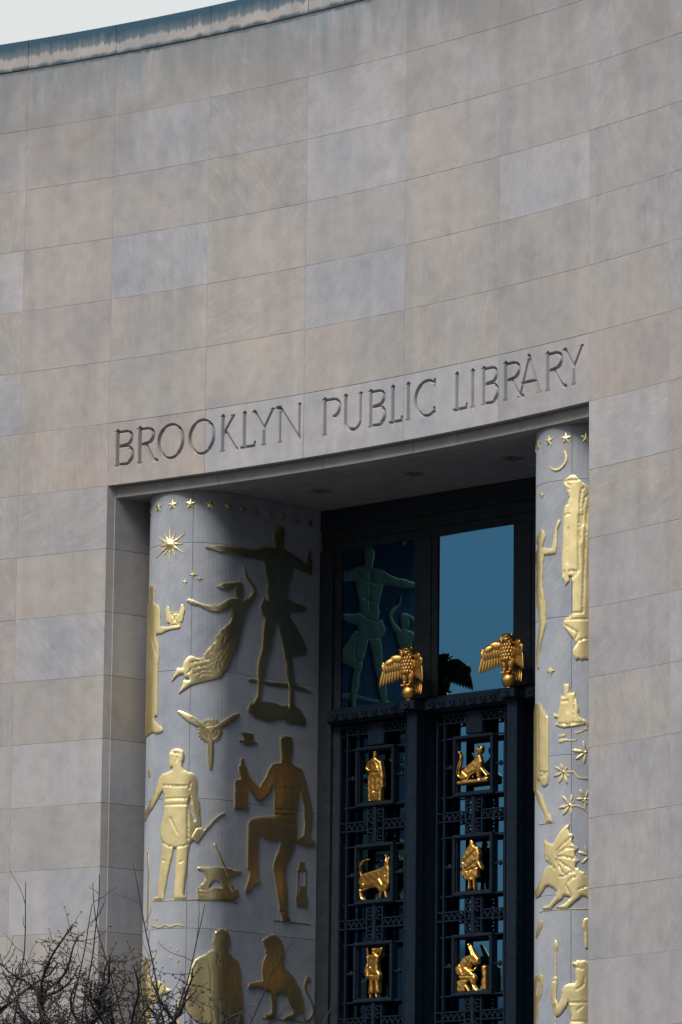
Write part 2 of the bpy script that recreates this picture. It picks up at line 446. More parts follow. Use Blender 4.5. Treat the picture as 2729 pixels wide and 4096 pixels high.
# ---- inscription: V-cut capitals worked into the five lintel stones
def arc(cx, cy, rx, ry, a0, a1, n=22):
    return [(cx+rx*math.cos(math.radians(a0+(a1-a0)*i/n)), cy+ry*math.sin(math.radians(a0+(a1-a0)*i/n))) for i in range(n+1)]
TH, TN, SF = .066, .047, .019
def serif(x, y, w=.06): return ([(x-w*.72, y), (x+w*.72, y)], SF)
def letter(ch, W, H):
    """strokes [(polyline, width)] in a W x H box, origin lower left"""
    S = []
    if ch in 'BRP':
        x = .07; S += [([(x, 0), (x, H)], TH), serif(x, .008), ([(x-.055, H-.006), (x, H-.006)], SF)]
        if ch == 'B':
            S += [([(x, H-.02), (x+.4*W, H-.02)]+arc(x+.42*W, .77*H, W*.34, .23*H-.02, 90, -90)+[(x, .54*H)], TN)]
            S += [([(x, .54*H), (x+.4*W, .54*H)]+arc(x+.42*W, .28*H, W*.40, .26*H-.0, 90, -90)+[(x, .02*H+.008)], TN)]
            S += [(arc(x+.42*W, .77*H, W*.33, .2*H, 50, -50), TH*.95), (arc(x+.42*W, .28*H, W*.39, .24*H, 55, -55), TH)]
        elif ch == 'R':
            S += [([(x, H-.02), (x+.3*W, H-.02)]+arc(x+.32*W, .755*H, W*.34, .245*H-.02, 90, -90)+[(x, .51*H)], TN), (arc(x+.32*W, .755*H, W*.33, .21*H, 50, -60), TH)]
            S += [([(x+.3*W, .50*H), (x+.52*W, .22*H), (W-.07, .03), (W, .005)], TH*.95)]
        else:
            S += [([(x, H-.02), (x+.4*W, H-.02)]+arc(x+.40*W, .72*H, W*.40, .28*H-.02, 90, -80), TN), (arc(x+.40*W, .72*H, W*.39, .25*H, 55, -60), TH)]
    elif ch == 'O':
        S += [(arc(W/2, H/2, W/2-.035, H/2-.012, 0, 360, 44), TN), (arc(W/2, H/2, W/2-.035, H/2-.02, 130, 232), TH), (arc(W/2, H/2, W/2-.035, H/2-.02, -50, 52), TH)]
    elif ch == 'K':
        x = .07; S += [([(x, 0), (x, H)], TH), serif(x, .008, .06), serif(x, H-.008, .06), ([(x+.01, .47*H), (W-.06, H-.02)], TN), serif(W-.07, H-.01, .055), ([(x+.05, .55*H), (W-.02, .03), (W+.01, .005)], TH)]
    elif ch == 'L':
        x = .06; S += [([(x, 0), (x, H)], TH), serif(x, H-.008, .055), ([(x-.06, .012), (W-.01, .014)], TN), ([(W-.01, .012), (W, .07)], TN*.9)]
    elif ch == 'Y':
        S += [([(.06, H-.01), (W*.52, .47*H)], TH), ([(W-.06, H-.01), (W*.52, .47*H)], TN), ([(W*.52, 0), (W*.52, .48*H)], TH), serif(W*.52, .008, .06), serif(.06, H-.01, .06), serif(W-.06, H-.01, .055)]
    elif ch == 'N':
        S += [([(.06, 0), (.06, H-.03)], TN), ([(W-.05, .0), (W-.05, H)], TN), ([(.0, H-.01), (.05, H-.01), (W-.05, .01)], TH), serif(.06, .008, .05), serif(W-.05, H-.008, .05)]
    elif ch == 'U':
        S += [([(.06, H), (.06, .26*H)]+arc(W/2-.005, .26*H, W/2-.065, .26*H-.012, 180, 270, 14), TH), (arc(W/2-.005, .26*H, W/2-.065, .26*H-.012, 270, 360, 14)+[(W-.07, H)], TN), serif(.06, H-.008, .06), serif(W-.07, H-.008, .055)]
    elif ch == 'I':
        S += [([(W/2, 0), (W/2, H)], TH), serif(W/2, .008, .06), serif(W/2, H-.008, .06)]
    elif ch == 'C':
        S += [(arc(W*.56, H/2, W*.52, H/2-.012, 52, 308, 36), TN), (arc(W*.56, H/2, W*.52, H/2-.02, 125, 235), TH), ([(W*.88, H*.80), (W*.90, H*.97)], TN), ([(W*.88, H*.20), (W*.90, H*.08)], TN)]
    elif ch == 'A':
        S += [([(.07, 0), (W*.5, H+.03)], TN), ([(W*.48, H+.03), (W-.06, 0)], TH), ([(W*.22, .36*H), (W*.74, .36*H)], TN), serif(.06, .008, .055), serif(W-.06, .008, .06)]
    return S
TEXT = [('B', -4.864, -4.496), ('R', -4.424, -4.013), ('O', -4.015, -3.465), ('O', -3.396, -2.847), ('K', -2.774, -2.431), ('L', -2.328, -2.053), ('Y', -2.129, -1.634), ('N', -1.602, -1.102), ('P', -0.701, -0.318), ('U', -0.266, 0.175), ('B', 0.244, 0.609), ('L', 0.714, 0.964), ('I', 1.03, 1.157), ('C', 1.229, 1.699), ('L', 2.058, 2.328), ('I', 2.389, 2.514), ('B', 2.619, 2.984), ('R', 3.086, 3.531), ('A', 3.393, 3.944), ('R', 3.996, 4.457), ('Y', 4.377, 4.872)]
ZB, ZT = -6.700, -6.145
SEG = []
for ch, s0, s1 in TEXT:
    for pl, wd in letter(ch, s1-s0, ZT-ZB):
        for a, b in zip(pl[:-1], pl[1:]):
            SEG.append((s0+a[0], ZB+a[1], s0+b[0], ZB+b[1], wd))
SEG = np.array(SEG)
def cut_depth(S_, Z_):
    D = np.zeros(len(S_))
    for x0, y0, x1, y1, wd in SEG:
        m = (S_ > min(x0, x1)-wd) & (S_ < max(x0, x1)+wd) & (Z_ > min(y0, y1)-wd) & (Z_ < max(y0, y1)+wd)
        if not m.any(): continue
        px, py = S_[m]-x0, Z_[m]-y0; dx, dy = x1-x0, y1-y0; L = dx*dx+dy*dy+1e-12
        t = np.clip((px*dx+py*dy)/L, 0, 1)
        d = np.hypot(px-t*dx, py-t*dy)
        D[m] = np.maximum(D[m], np.clip(wd/2-d, 0, None)*2.5)
    return D
LINT_LAB = ['BROO', 'OKLYN', 'PU', 'BLIC', 'LIBRARY']
LINT_LAB = ['lintel stone carved with BRO', 'lintel stone carved with OKLYN', 'lintel stone carved with PUB', 'lintel stone carved with LIC L', 'lintel stone carved with BRARY']
for j in range(5):
    c = IV1+j
    s0, s1 = VS[c]+G*.6, VS[c+1]-G*.6
    if j == 0: s0 = VS[c]+.0005
    if j == 4: s1 = VS[c+1]-.0005
    z0, z1 = -7.0, -6.0-G
    st = .0088
    ns = int((s1-s0)/st)
    ss = np.concatenate([[s0], np.linspace(s0+.004, s1-.004, ns), [s1]])
    zz = np.concatenate([[z0], np.linspace(z0+.005, ZB-.03, 6), np.arange(ZB-.02, ZT+.05, st), np.linspace(ZT+.06, z1-.004, 3), [z1]])
    SS, ZZ = np.meshgrid(ss, zz, indexing='ij')
    D = cut_depth(SS.ravel(), ZZ.ravel()).reshape(SS.shape)
    D[0, :] += .004; D[-1, :] += .004; D[:, -1] += .004; D[:, 0] += .002
    a, b = SS.shape
    R = 1/K + D
    X = R*np.sin(SS*K); Y = R*np.cos(SS*K)-1/K
    V = np.stack([X, Y, ZZ], -1).reshape(-1, 3)
    idx = np.arange(a*b).reshape(a, b)
    F = np.stack([idx[:-1, :-1], idx[1:, :-1], idx[1:, 1:], idx[:-1, 1:]], -1).reshape(-1, 4)
    V = V.tolist(); F = F.tolist()
    # underside (the lintel's small soffit) and the ends
    bk = .146
    n0 = len(V)
    for i in range(a):
        V.append(wp(ss[i], z0, bk)); V.append(wp(ss[i], z1, bk))
    for i in range(0, a-1):
        F.append((idx[i, 0], n0+2*i, n0+2*i+2, idx[i+1, 0]))
        F.append((idx[i, b-1], idx[i+1, b-1], n0+2*i+3, n0+2*i+1))
    F.append(tuple([int(idx[0, q]) for q in range(b)]+[n0+1, n0]))
    F.append(tuple([int(idx[a-1, q]) for q in range(b-1, -1, -1)]+[n0+2*(a-1), n0+2*(a-1)+1]))
    o = add_u('lintel_stone', V, F, M['stone'], fac, label=LINT_LAB[j])
    t_ = TONE['plllv'[j]]; o.color = (t_[0]*0.63, t_[1]*0.63, t_[2]*0.63, 1)

# recessed fascia under the lintel, in separate stones, and the porch ceiling
FS = [-4.93, -2.9, -0.78, 1.08, 2.0, 3.35, 4.93]
for i in range(len(FS)-1):
    v, f = curved_block(FS[i]+.002, FS[i+1]-.002, -7.18, -7.004, .140, .40, 6, .004)
    o = add_u('fascia_stone', v, f, M['pier'], fac)
    b = 0.63*random.uniform(.95, 1.06); o.color = (.45*b, .435*b, .425*b, 1)
v, f = curved_block(-4.95, 4.95, -7.174, -7.0, .401, 3.2, 20, 0)
o = add_u('porch_ceiling', v, f, M['pier'], fac); o.color = (.40*0.63, .39*0.63, .385*0.63, 1)
# ceiling stars
for (x, y) in ((-2.04, 1.377), (0.01, 1.305), (1.974, 1.353)):
    V = [(x, y, -7.235)]; n = 16
    for i in range(n):
        a = 2*PI*i/n+.2; r = .22 if i % 2 == 0 else .085
        V.append((x+r*math.cos(a), y+r*math.sin(a), -7.172))
    add_u('ceiling_star', V, [(0, 1+(i+1) % n, 1+i) for i in range(n)], M['pier'], fac).color = (.12, .12, .115, 1)

# jamb stones, one per course on either side
for sd in (-1, 1):
    for r in range(7, nrow):
        z1 = -float(r)-.003; z0 = max(-float(r+1)+.003, ZG)
        if z1 <= ZG: break
        if r == 7: z1 = -7.0
        plan = [(-4.950, -.386), (-4.918, -.262), (-4.906, -.258), (-4.862, .12), (-4.832, .43), (-4.81, .85), (-5.06, .85), (-5.06, -.286)]
        if sd > 0: plan = [(-x, y) for x, y in plan][::-1]
        n = len(plan)
        V = [(x, y, z0) for x, y in plan]+[(x, y, z1) for x, y in plan]
        F = [(i, (i+1) % n, n+(i+1) % n, n+i) for i in range(n)]+[tuple(range(n-1, -1, -1)), tuple(range(n, 2*n))]
        o = add_u('jamb_stone', V, F, M['pier'], fac)
        o.color = tone(r, 4 if sd < 0 else 10)

# ------------------------------------------------------------------ reliefs
def resample(p, step):
    p = np.array(p, float); out = []
    for i in range(len(p)):
        a, b = p[i], p[(i+1) % len(p)]; n = max(1, int(math.ceil(np.hypot(*(b-a))/step)))
        for k in range(n): out.append(a+(b-a)*k/n)
    return np.array(out)
def inside(P, poly):
    x, y = P[:, 0], P[:, 1]; r = np.zeros(len(P), bool); n = len(poly); j = n-1
    for i in range(n):
        xi, yi = poly[i]; xj, yj = poly[j]
        if yi != yj:
            c = ((yi > y) != (yj > y)) & (x < (xj-xi)*(y-yi)/(yj-yi)+xi); r ^= c
        j = i
    return r
def segdist(P, A, B):
    out = np.full(len(P), 1e9)
    d = B-A; L = (d*d).sum(1)+1e-12
    for k in range(0, len(P), 1500):
        q = P[k:k+1500]
        ap = q[:, None]-A[None]
        t = np.clip((ap*d[None]).sum(2)/L[None], 0, 1)
        out[k:k+1500] = np.sqrt((((ap-t[..., None]*d[None])**2).sum(2)).min(1))
    return out
def field(polys, holes, creases, step):
    """triangulate the union of the outlines; returns points, triangles, rim edges, distance to rim, distance to creases"""
    polys = [np.array(p) for p in polys]; holes = [np.array(h) for h in holes]
    pts = []; edges = []
    for p in polys+holes:
        r = resample(p, step*1.3); n0 = len(pts); pts += r.tolist(); n = len(r)
        edges += [(n0+i, n0+(i+1) % n) for i in range(n)]
    allp = np.concatenate(polys); lo = allp.min(0); hi = allp.max(0)
    gx = np.arange(lo[0], hi[0], step); gz = np.arange(lo[1], hi[1], step)
    GX, GZ = np.meshgrid(gx, gz); GX[1::2] += step/2
    Gp = np.stack([GX.ravel(), GZ.ravel()], 1)+rng.uniform(-.12, .12, (GX.size, 2))*step
    ins = np.zeros(len(Gp), bool)
    for p in polys: ins |= inside(Gp, p)
    for h in holes: ins &= ~inside(Gp, h)
    Gp = Gp[ins]
    if len(Gp):
        A = np.array([pts[a] for a, b in edges]); B = np.array([pts[b] for a, b in edges])
        Gp = Gp[segdist(Gp, A, B) > step*.45]
        if creases and len(Gp):
            cp = []
            for c in creases:
                c = np.array(c, float)
                for p_, q_ in zip(c[:-1], c[1:]):
                    n = max(1, int(round(np.hypot(*(q_-p_))/step)))
                    cp += [p_+(q_-p_)*k/n for k in range(n)]
            cp = np.array(cp); ci = np.zeros(len(cp), bool)
            for p in polys: ci |= inside(cp, p)
            for h in holes: ci &= ~inside(cp, h)
            cp = cp[ci]
            if len(cp): cp = cp[segdist(cp, A, B) > step*.6]
            if len(cp):
                dd = np.array([np.hypot(*(cp-g).T).min() for g in Gp]); Gp = Gp[dd > step*.6]
                keep = [cp[0]]
                for q_ in cp[1:]:
                    if np.hypot(*(np.array(keep)-q_).T).min() > step*.5: keep.append(q_)
                pts += [k.tolist() for k in keep]
        pts += Gp.tolist()
    v, e, f, *_ = delaunay_2d_cdt([Vector(p) for p in pts], edges, [], 0, 1e-5)
    v = np.array([(q[0], q[1]) for q in v]); f = np.array([t for t in f if len(t) == 3])
    ctr = v[f].mean(1)
    ins = np.zeros(len(ctr), bool)
    for p in polys: ins |= inside(ctr, p)
    for h in holes: ins &= ~inside(ctr, h)
    f = f[ins]
    used = np.unique(f); mp = -np.ones(len(v), int); mp[used] = np.arange(len(used)); v = v[used]; f = mp[f]
    # consistent winding
    a, b, c = v[f[:, 0]], v[f[:, 1]], v[f[:, 2]]
    neg = ((b-a)[:, 0]*(c-a)[:, 1]-(b-a)[:, 1]*(c-a)[:, 0]) < 0
    f[neg] = f[neg][:, ::-1]
    cnt = {}
    for t in f:
        for i in range(3):
            k = (int(t[i]), int(t[(i+1) % 3])); cnt[k] = 1
    rim = [k for k in cnt if (k[1], k[0]) not in cnt]
    A = np.array([v[a] for a, b in rim]); B = np.array([v[b] for a, b in rim])
    d = segdist(v, A, B)
    dc = np.full(len(v), 9.0)
    if creases:
        A = np.array([p for c in creases for p in c[:-1]]); B = np.array([p for c in creases for p in c[1:]])
        dc = segdist(v, A, B)
    return v, f, rim, d, dc

PCX, PCY, PR = 4.01, .70, .76
def pier_pt(side, t, z, h=0.0):
    cx = side*PCX; q = PR*PI/2
    if t > q: return (cx+PR+h, PCY+t-q, z)
    if t < -q: return (cx-PR-h, PCY-t-q, z)
    a = t/PR
    return (cx+(PR+h)*math.sin(a), PCY-(PR+h)*math.cos(a), z)

def relief(name, label, side, H, prof, polys, holes, creases, parent, step=.019):
    H *= .48
    size = np.ptp(np.concatenate([np.array(p) for p in polys]), axis=0).max()
    st = min(step, max(.010, size/26))
    v, f, rim, d, dc = field(polys, holes, creases, st)
    if prof == 1:
        h = H*1.3*np.minimum(d/.075, 1)+.008
    else:
        h = H*(.70+.20*np.sqrt(1-(1-np.minimum(d/.009, 1))**2)+.08*np.sin(np.minimum(d/.16, 1)*PI/2))
        h -= .0055*np.exp(-(dc/.0075)**2)*np.minimum(d/.012, 1)
        h += .0004*np.exp(-((dc-.024)/.012)**2)
        h += .0008*np.sin(v[:, 0]*19+np.sin(v[:, 1]*13)*1.3)*np.minimum(d/.05, 1)
        h = np.maximum(h, .006)
    V = [pier_pt(side, float(p[0]), float(p[1]), float(k)) for p, k in zip(v, h)]
    F = [tuple(t) for t in f.tolist()]
    nv = len(V)
    # steep sides down into the stone, own vertices so that the arris stays crisp
    rv = sorted({a for e in rim for a in e}); ix = {a: nv+i for i, a in enumerate(rv)}
    V += [V[a] for a in rv]
    base = len(V)
    V += [pier_pt(side, float(v[a][0]), float(v[a][1]), -.012) for a in rv]
    k = base-nv
    for a, b in rim: F.append((ix[a], ix[a]+k, ix[b]+k, ix[b]))
    o = add_u(name, V, F, M['gold'], parent, smooth=True)
    if label: o['label'] = label
    return o

# carved outlines on the pier surfaces: (name, label, pier, height, profile, outlines, holes, creases), (arc length, level) in courses
RELIEFS=[
('robed_figure_relief','gilded robed figure holding out a winged hourglass at the outer edge',-1,0.04,0,[[(-0.382,-8.618),(-0.291,-8.62),(-0.22,-8.643),(-0.189,-8.678),(-0.197,-8.707),(-0.206,-8.746),(-0.194,-8.798),(-0.208,-8.866),(-0.194,-8.918),(-0.116,-8.939),(-0.059,-8.976),(-0.035,-9.049),(-0.04,-9.119),(-0.033,-9.09),(-0.046,-9.159),(-0.03,-9.231),(-0.031,-9.293),(0.055,-9.302),(0.119,-9.314),(0.167,-9.311),(0.332,-9.304),(0.343,-9.321),(0.301,-9.348),(0.236,-9.352),(0.185,-9.356),(0.095,-9.374),(-0.011,-9.406),(-0.111,-9.4),(-0.132,-9.42),(-0.099,-9.524),(-0.062,-9.599),(-0.054,-9.73),(-0.055,-9.829),(-0.073,-9.878),(-0.075,-10.027),(-0.069,-10.328),(-0.068,-10.595),(-0.068,-10.683),(-0.13,-10.696),(-0.138,-10.73),(-0.119,-10.782),(-0.062,-10.798),(-0.031,-10.841),(0.019,-10.85),(0.053,-10.898),(0.065,-10.927),(0.028,-10.96),(-0.089,-10.965),(-0.14,-10.939),(-0.216,-10.931),(-0.371,-10.962),(-0.628,-10.942),(-0.677,-10.772),(-0.689,-10.471),(-0.676,-10.259),(-0.66,-9.857),(-0.662,-9.252),(-0.663,-8.949),(-0.658,-9.1),(-0.634,-8.877),(-0.412,-8.866),(-0.415,-8.714),(-0.412,-8.644)]],[],[[(-0.354,-9.068),(-0.254,-9.454),(-0.1,-9.744)],[(-0.381,-9.184),(-0.281,-9.38),(-0.166,-9.616),(-0.092,-9.745)],[(-0.324,-9.595),(-0.235,-9.908),(-0.221,-10.0)],[(-0.464,-9.272),(-0.37,-9.89),(-0.384,-10.489)]]),
('hourglass_relief','gilded winged hourglass',-1,0.03,0,[[(0.172,-9.308),(0.168,-9.254),(0.117,-9.255),(0.092,-9.223),(0.079,-9.102),(0.072,-9.03),(0.093,-8.992),(0.111,-8.973),(0.143,-9.016),(0.15,-9.067),(0.168,-9.103),(0.174,-9.088),(0.312,-9.087),(0.323,-9.087),(0.338,-9.028),(0.347,-8.973),(0.378,-8.974),(0.405,-9.04),(0.409,-9.07),(0.396,-9.121),(0.382,-9.191),(0.368,-9.25),(0.321,-9.248),(0.34,-9.279),(0.341,-9.304)]],[],[[(0.174,-9.11),(0.307,-9.108)],[(0.18,-9.11),(0.3,-9.277)],[(0.302,-9.117),(0.189,-9.271)],[(0.172,-9.29),(0.332,-9.291)],[(0.17,-9.099),(0.172,-9.3)],[(0.316,-9.098),(0.316,-9.293)]]),
('starburst_relief','large gilded twelve-rayed star',-1,0.06,1,[[(0.123,-7.686),(0.147,-7.94),(0.229,-7.831),(0.184,-7.958),(0.387,-7.856),(0.209,-7.992),(0.359,-8.012),(0.212,-8.034),(0.393,-8.172),(0.187,-8.069),(0.238,-8.217),(0.149,-8.082),(0.128,-8.321),(0.111,-8.078),(0.026,-8.18),(0.08,-8.065),(-0.177,-8.195),(0.05,-8.036),(-0.086,-8.014),(0.039,-7.987),(-0.142,-7.859),(0.068,-7.949),(0.012,-7.811),(0.109,-7.937)]],[],[]),
('small_star_relief','',-1,0.03,1,[[(0.527,-8.437),(0.542,-8.492),(0.596,-8.505),(0.542,-8.519),(0.53,-8.573),(0.515,-8.519),(0.461,-8.505),(0.515,-8.492)]],[],[]),
('small_star_relief','',-1,0.03,1,[[(0.4,-8.573),(0.41,-8.61),(0.447,-8.62),(0.41,-8.628),(0.402,-8.665),(0.392,-8.628),(0.353,-8.617),(0.391,-8.609)]],[],[]),
('small_star_relief','',-1,0.03,1,[[(0.626,-8.521),(0.636,-8.561),(0.676,-8.57),(0.636,-8.581),(0.627,-8.621),(0.617,-8.581),(0.577,-8.572),(0.616,-8.562)]],[],[]),
('pointing_figure_relief','gilded standing figure pointing left with one arm outstretched',-1,0.055,0,[[(0.703,-8.075),(0.708,-8.059),(0.824,-8.05),(0.931,-8.041),(1.045,-8.025),(1.039,-8.026),(1.194,-8.029),(1.321,-8.006),(1.449,-8.004),(1.535,-8.017),(1.62,-7.995),(1.762,-7.975),(1.833,-7.94),(1.934,-7.924),(2.049,-7.92),(2.12,-7.916),(2.131,-7.868),(2.119,-7.819),(2.096,-7.771),(2.091,-7.711),(2.101,-7.648),(2.157,-7.569),(2.229,-7.544),(2.309,-7.558),(2.346,-7.614),(2.341,-7.717),(2.32,-7.791),(2.314,-7.863),(2.352,-7.919),(2.483,-7.942),(2.57,-7.981),(2.717,-8.033),(2.834,-8.068),(2.855,-7.993),(2.882,-7.867),(2.925,-7.84),(2.949,-7.96),(2.98,-8.058),(2.982,-8.16),(2.954,-8.236),(2.867,-8.237),(2.706,-8.213),(2.545,-8.189),(2.518,-8.305),(2.47,-8.433),(2.436,-8.57),(2.431,-8.683),(2.584,-8.734),(2.701,-8.739),(2.832,-8.763),(2.826,-8.825),(2.703,-8.871),(2.486,-8.904),(2.473,-9.003),(2.502,-8.99),(2.635,-9.095),(2.694,-9.179),(2.783,-9.28),(2.851,-9.384),(2.873,-9.432),(2.846,-9.527),(2.658,-9.575),(2.54,-9.599),(2.559,-9.704),(2.59,-9.801),(2.607,-9.931),(2.601,-10.033),(2.603,-10.113),(2.598,-10.256),(2.614,-10.355),(2.608,-10.416),(2.486,-10.43),(2.497,-10.267),(2.502,-10.115),(2.47,-9.997),(2.417,-9.862),(2.422,-9.72),(2.369,-9.605),(2.33,-9.438),(2.284,-9.312),(2.239,-9.186),(2.215,-9.092),(2.174,-9.164),(2.119,-9.332),(2.08,-9.499),(2.025,-9.617),(1.978,-9.774),(1.966,-9.906),(1.904,-10.034),(1.873,-10.239),(1.882,-10.368),(1.869,-10.43),(1.671,-10.453),(1.726,-10.376),(1.781,-10.3),(1.791,-10.098),(1.774,-9.929),(1.785,-9.787),(1.839,-9.639),(1.88,-9.524),(1.884,-9.382),(1.901,-9.178),(1.927,-9.033),(1.855,-9.001),(1.839,-8.952),(1.803,-8.896),(1.858,-8.808),(1.892,-8.733),(1.972,-8.773),(1.985,-8.721),(1.955,-8.634),(1.982,-8.539),(1.958,-8.43),(1.912,-8.305),(1.881,-8.162),(1.766,-8.162),(1.623,-8.152),(1.424,-8.164),(1.402,-8.162),(1.26,-8.146),(1.134,-8.122),(1.035,-8.124),(0.932,-8.125),(0.83,-8.098)]],[],[[(2.513,-9.202),(2.526,-9.495)],[(1.972,-8.778),(2.209,-8.773),(2.424,-8.694)],[(2.195,-8.022),(2.206,-8.621)],[(1.938,-8.139),(2.054,-8.184),(2.197,-8.154),(2.342,-8.145),(2.499,-8.062)],[(2.002,-8.496),(2.174,-8.452),(2.376,-8.446)],[(1.937,-9.527),(2.065,-9.501)],[(2.353,-9.496),(2.497,-9.468)],[(2.12,-7.911),(2.307,-7.874)],[(1.927,-9.033),(2.186,-9.081)]]),
('staff_relief','dark winged staff behind the pointing figure',-1,0.025,0,[[(1.568,-10.068),(1.759,-10.027),(2.059,-10.05),(2.461,-10.018),(2.635,-10.007),(2.751,-10.034),(2.897,-10.058),(3.029,-10.108),(2.84,-10.115),(2.622,-10.105),(2.463,-10.098),(2.304,-10.102),(1.975,-10.105),(1.76,-10.093),(1.633,-10.1)]],[],[]),
('cloud_relief','',-1,0.035,0,[[(1.564,-10.549),(1.605,-10.459),(1.682,-10.405),(1.88,-10.367),(2.065,-10.351),(2.209,-10.365),(2.317,-10.388),(2.497,-10.357),(2.627,-10.352),(2.758,-10.403),(2.81,-10.478),(2.883,-10.531),(2.885,-10.601),(2.849,-10.651),(2.719,-10.66),(2.704,-10.632),(2.546,-10.659),(2.415,-10.634),(2.408,-10.604),(2.185,-10.629),(2.172,-10.661),(2.015,-10.678),(1.843,-10.658),(1.715,-10.637),(1.643,-10.59),(1.586,-10.576)]],[],[[(2.31,-10.394),(2.284,-10.528)],[(2.415,-10.624),(2.499,-10.503)]]),
('flying_woman_relief','gilded woman in flowing skirt flying with trailing hair',-1,0.05,0,[[(0.428,-8.905),(0.478,-8.891),(0.528,-8.901),(0.588,-8.931),(0.687,-8.968),(0.819,-8.982),(0.903,-8.986),(1.003,-8.937),(1.073,-8.889),(1.149,-8.845),(1.246,-8.833),(1.317,-8.828),(1.317,-8.833),(1.31,-8.794),(1.267,-8.785),(1.259,-8.735),(1.244,-8.697),(1.264,-8.654),(1.247,-8.636),(1.18,-8.685),(1.076,-8.708),(0.982,-8.703),(0.898,-8.68),(0.963,-8.65),(0.986,-8.627),(1.093,-8.606),(1.062,-8.619),(1.206,-8.586),(1.29,-8.562),(1.375,-8.559),(1.433,-8.591),(1.46,-8.658),(1.45,-8.73),(1.43,-8.793),(1.453,-8.851),(1.494,-8.805),(1.579,-8.769),(1.648,-8.684),(1.662,-8.667),(1.603,-8.579),(1.531,-8.508),(1.473,-8.455),(1.454,-8.367),(1.455,-8.286),(1.476,-8.283),(1.485,-8.352),(1.5,-8.421),(1.558,-8.474),(1.659,-8.531),(1.718,-8.594),(1.755,-8.66),(1.721,-8.735),(1.665,-8.823),(1.568,-8.917),(1.54,-8.96),(1.542,-9.031),(1.5,-9.076),(1.48,-9.129),(1.486,-9.1),(1.46,-9.224),(1.406,-9.331),(1.394,-9.433),(1.368,-9.526),(1.299,-9.645),(1.231,-9.734),(1.164,-9.872),(1.076,-9.991),(1.006,-10.078),(0.978,-10.1),(0.808,-10.148),(0.658,-10.194),(0.521,-10.24),(0.442,-10.29),(0.331,-10.366),(0.351,-10.327),(0.391,-10.249),(0.405,-10.179),(0.42,-10.165),(0.48,-10.176),(0.5,-10.166),(0.494,-10.121),(0.459,-10.126),(0.424,-10.11),(0.403,-10.06),(0.346,-10.063),(0.294,-10.096),(0.24,-10.143),(0.207,-10.171),(0.201,-10.156),(0.229,-10.113),(0.271,-10.045),(0.292,-9.976),(0.313,-9.969),(0.355,-9.979),(0.396,-9.965),(0.395,-9.92),(0.414,-9.871),(0.454,-9.822),(0.503,-9.787),(0.553,-9.79),(0.602,-9.816),(0.652,-9.825),(0.692,-9.824),(0.72,-9.758),(0.769,-9.676),(0.83,-9.613),(0.902,-9.538),(0.891,-9.498),(0.912,-9.457),(0.955,-9.423),(0.971,-9.362),(1.022,-9.337),(1.069,-9.292),(1.157,-9.222),(1.196,-9.127),(1.187,-9.037),(1.168,-9.109),(1.172,-8.978),(1.064,-9.031),(0.905,-9.076),(0.79,-9.064),(0.698,-9.028),(0.609,-8.986),(0.569,-8.986),(0.479,-8.956),(0.474,-8.936),(0.439,-8.926)]],[],[[(1.189,-9.468),(0.959,-9.663),(0.752,-9.836),(0.515,-9.892)],[(1.163,-9.502),(0.906,-9.767),(0.752,-9.856)],[(1.137,-9.545),(0.961,-9.793),(0.91,-9.966)],[(1.077,-9.731),(0.985,-9.86),(0.981,-9.96)],[(0.907,-9.827),(0.753,-9.926),(0.575,-9.966)],[(0.943,-9.994),(0.714,-10.003),(0.557,-10.071)],[(0.85,-9.611),(0.862,-9.69),(0.731,-9.798)],[(1.046,-9.355),(0.902,-9.508)],[(1.071,-9.432),(0.934,-9.495)],[(1.036,-9.466),(1.004,-9.639)],[(0.837,-10.061),(0.715,-10.057),(0.637,-10.11)],[(0.516,-9.982),(0.498,-10.041),(0.458,-10.061)],[(1.259,-9.41),(1.207,-9.616),(1.116,-9.787)]]),
('gear_relief','toothed gilded gear wheel',-1,0.03,0,[[(1.016,-10.924),(1.049,-10.95),(1.009,-10.974),(1.031,-11.007),(0.987,-11.02),(0.997,-11.059),(0.952,-11.06),(0.949,-11.1),(0.908,-11.089),(0.893,-11.128),(0.859,-11.106),(0.835,-11.14),(0.809,-11.109),(0.777,-11.135),(0.762,-11.098),(0.725,-11.113),(0.721,-11.073),(0.681,-11.077),(0.689,-11.037),(0.65,-11.029),(0.668,-10.993),(0.633,-10.974),(0.66,-10.945),(0.632,-10.917),(0.666,-10.896),(0.647,-10.861),(0.686,-10.851),(0.677,-10.812),(0.716,-10.813),(0.719,-10.773),(0.757,-10.785),(0.77,-10.747),(0.804,-10.769),(0.828,-10.735),(0.853,-10.766),(0.887,-10.74),(0.903,-10.777),(0.943,-10.76),(0.947,-10.8),(0.992,-10.794),(0.983,-10.834),(1.028,-10.839),(1.007,-10.877),(1.048,-10.893)]],[],[[(0.959,-10.929),(0.95,-10.977),(0.922,-11.02),(0.881,-11.049),(0.833,-11.062),(0.786,-11.055),(0.746,-11.03),(0.72,-10.991),(0.71,-10.943),(0.718,-10.896),(0.744,-10.854),(0.782,-10.826),(0.829,-10.814),(0.877,-10.82),(0.919,-10.844),(0.948,-10.882)]]),
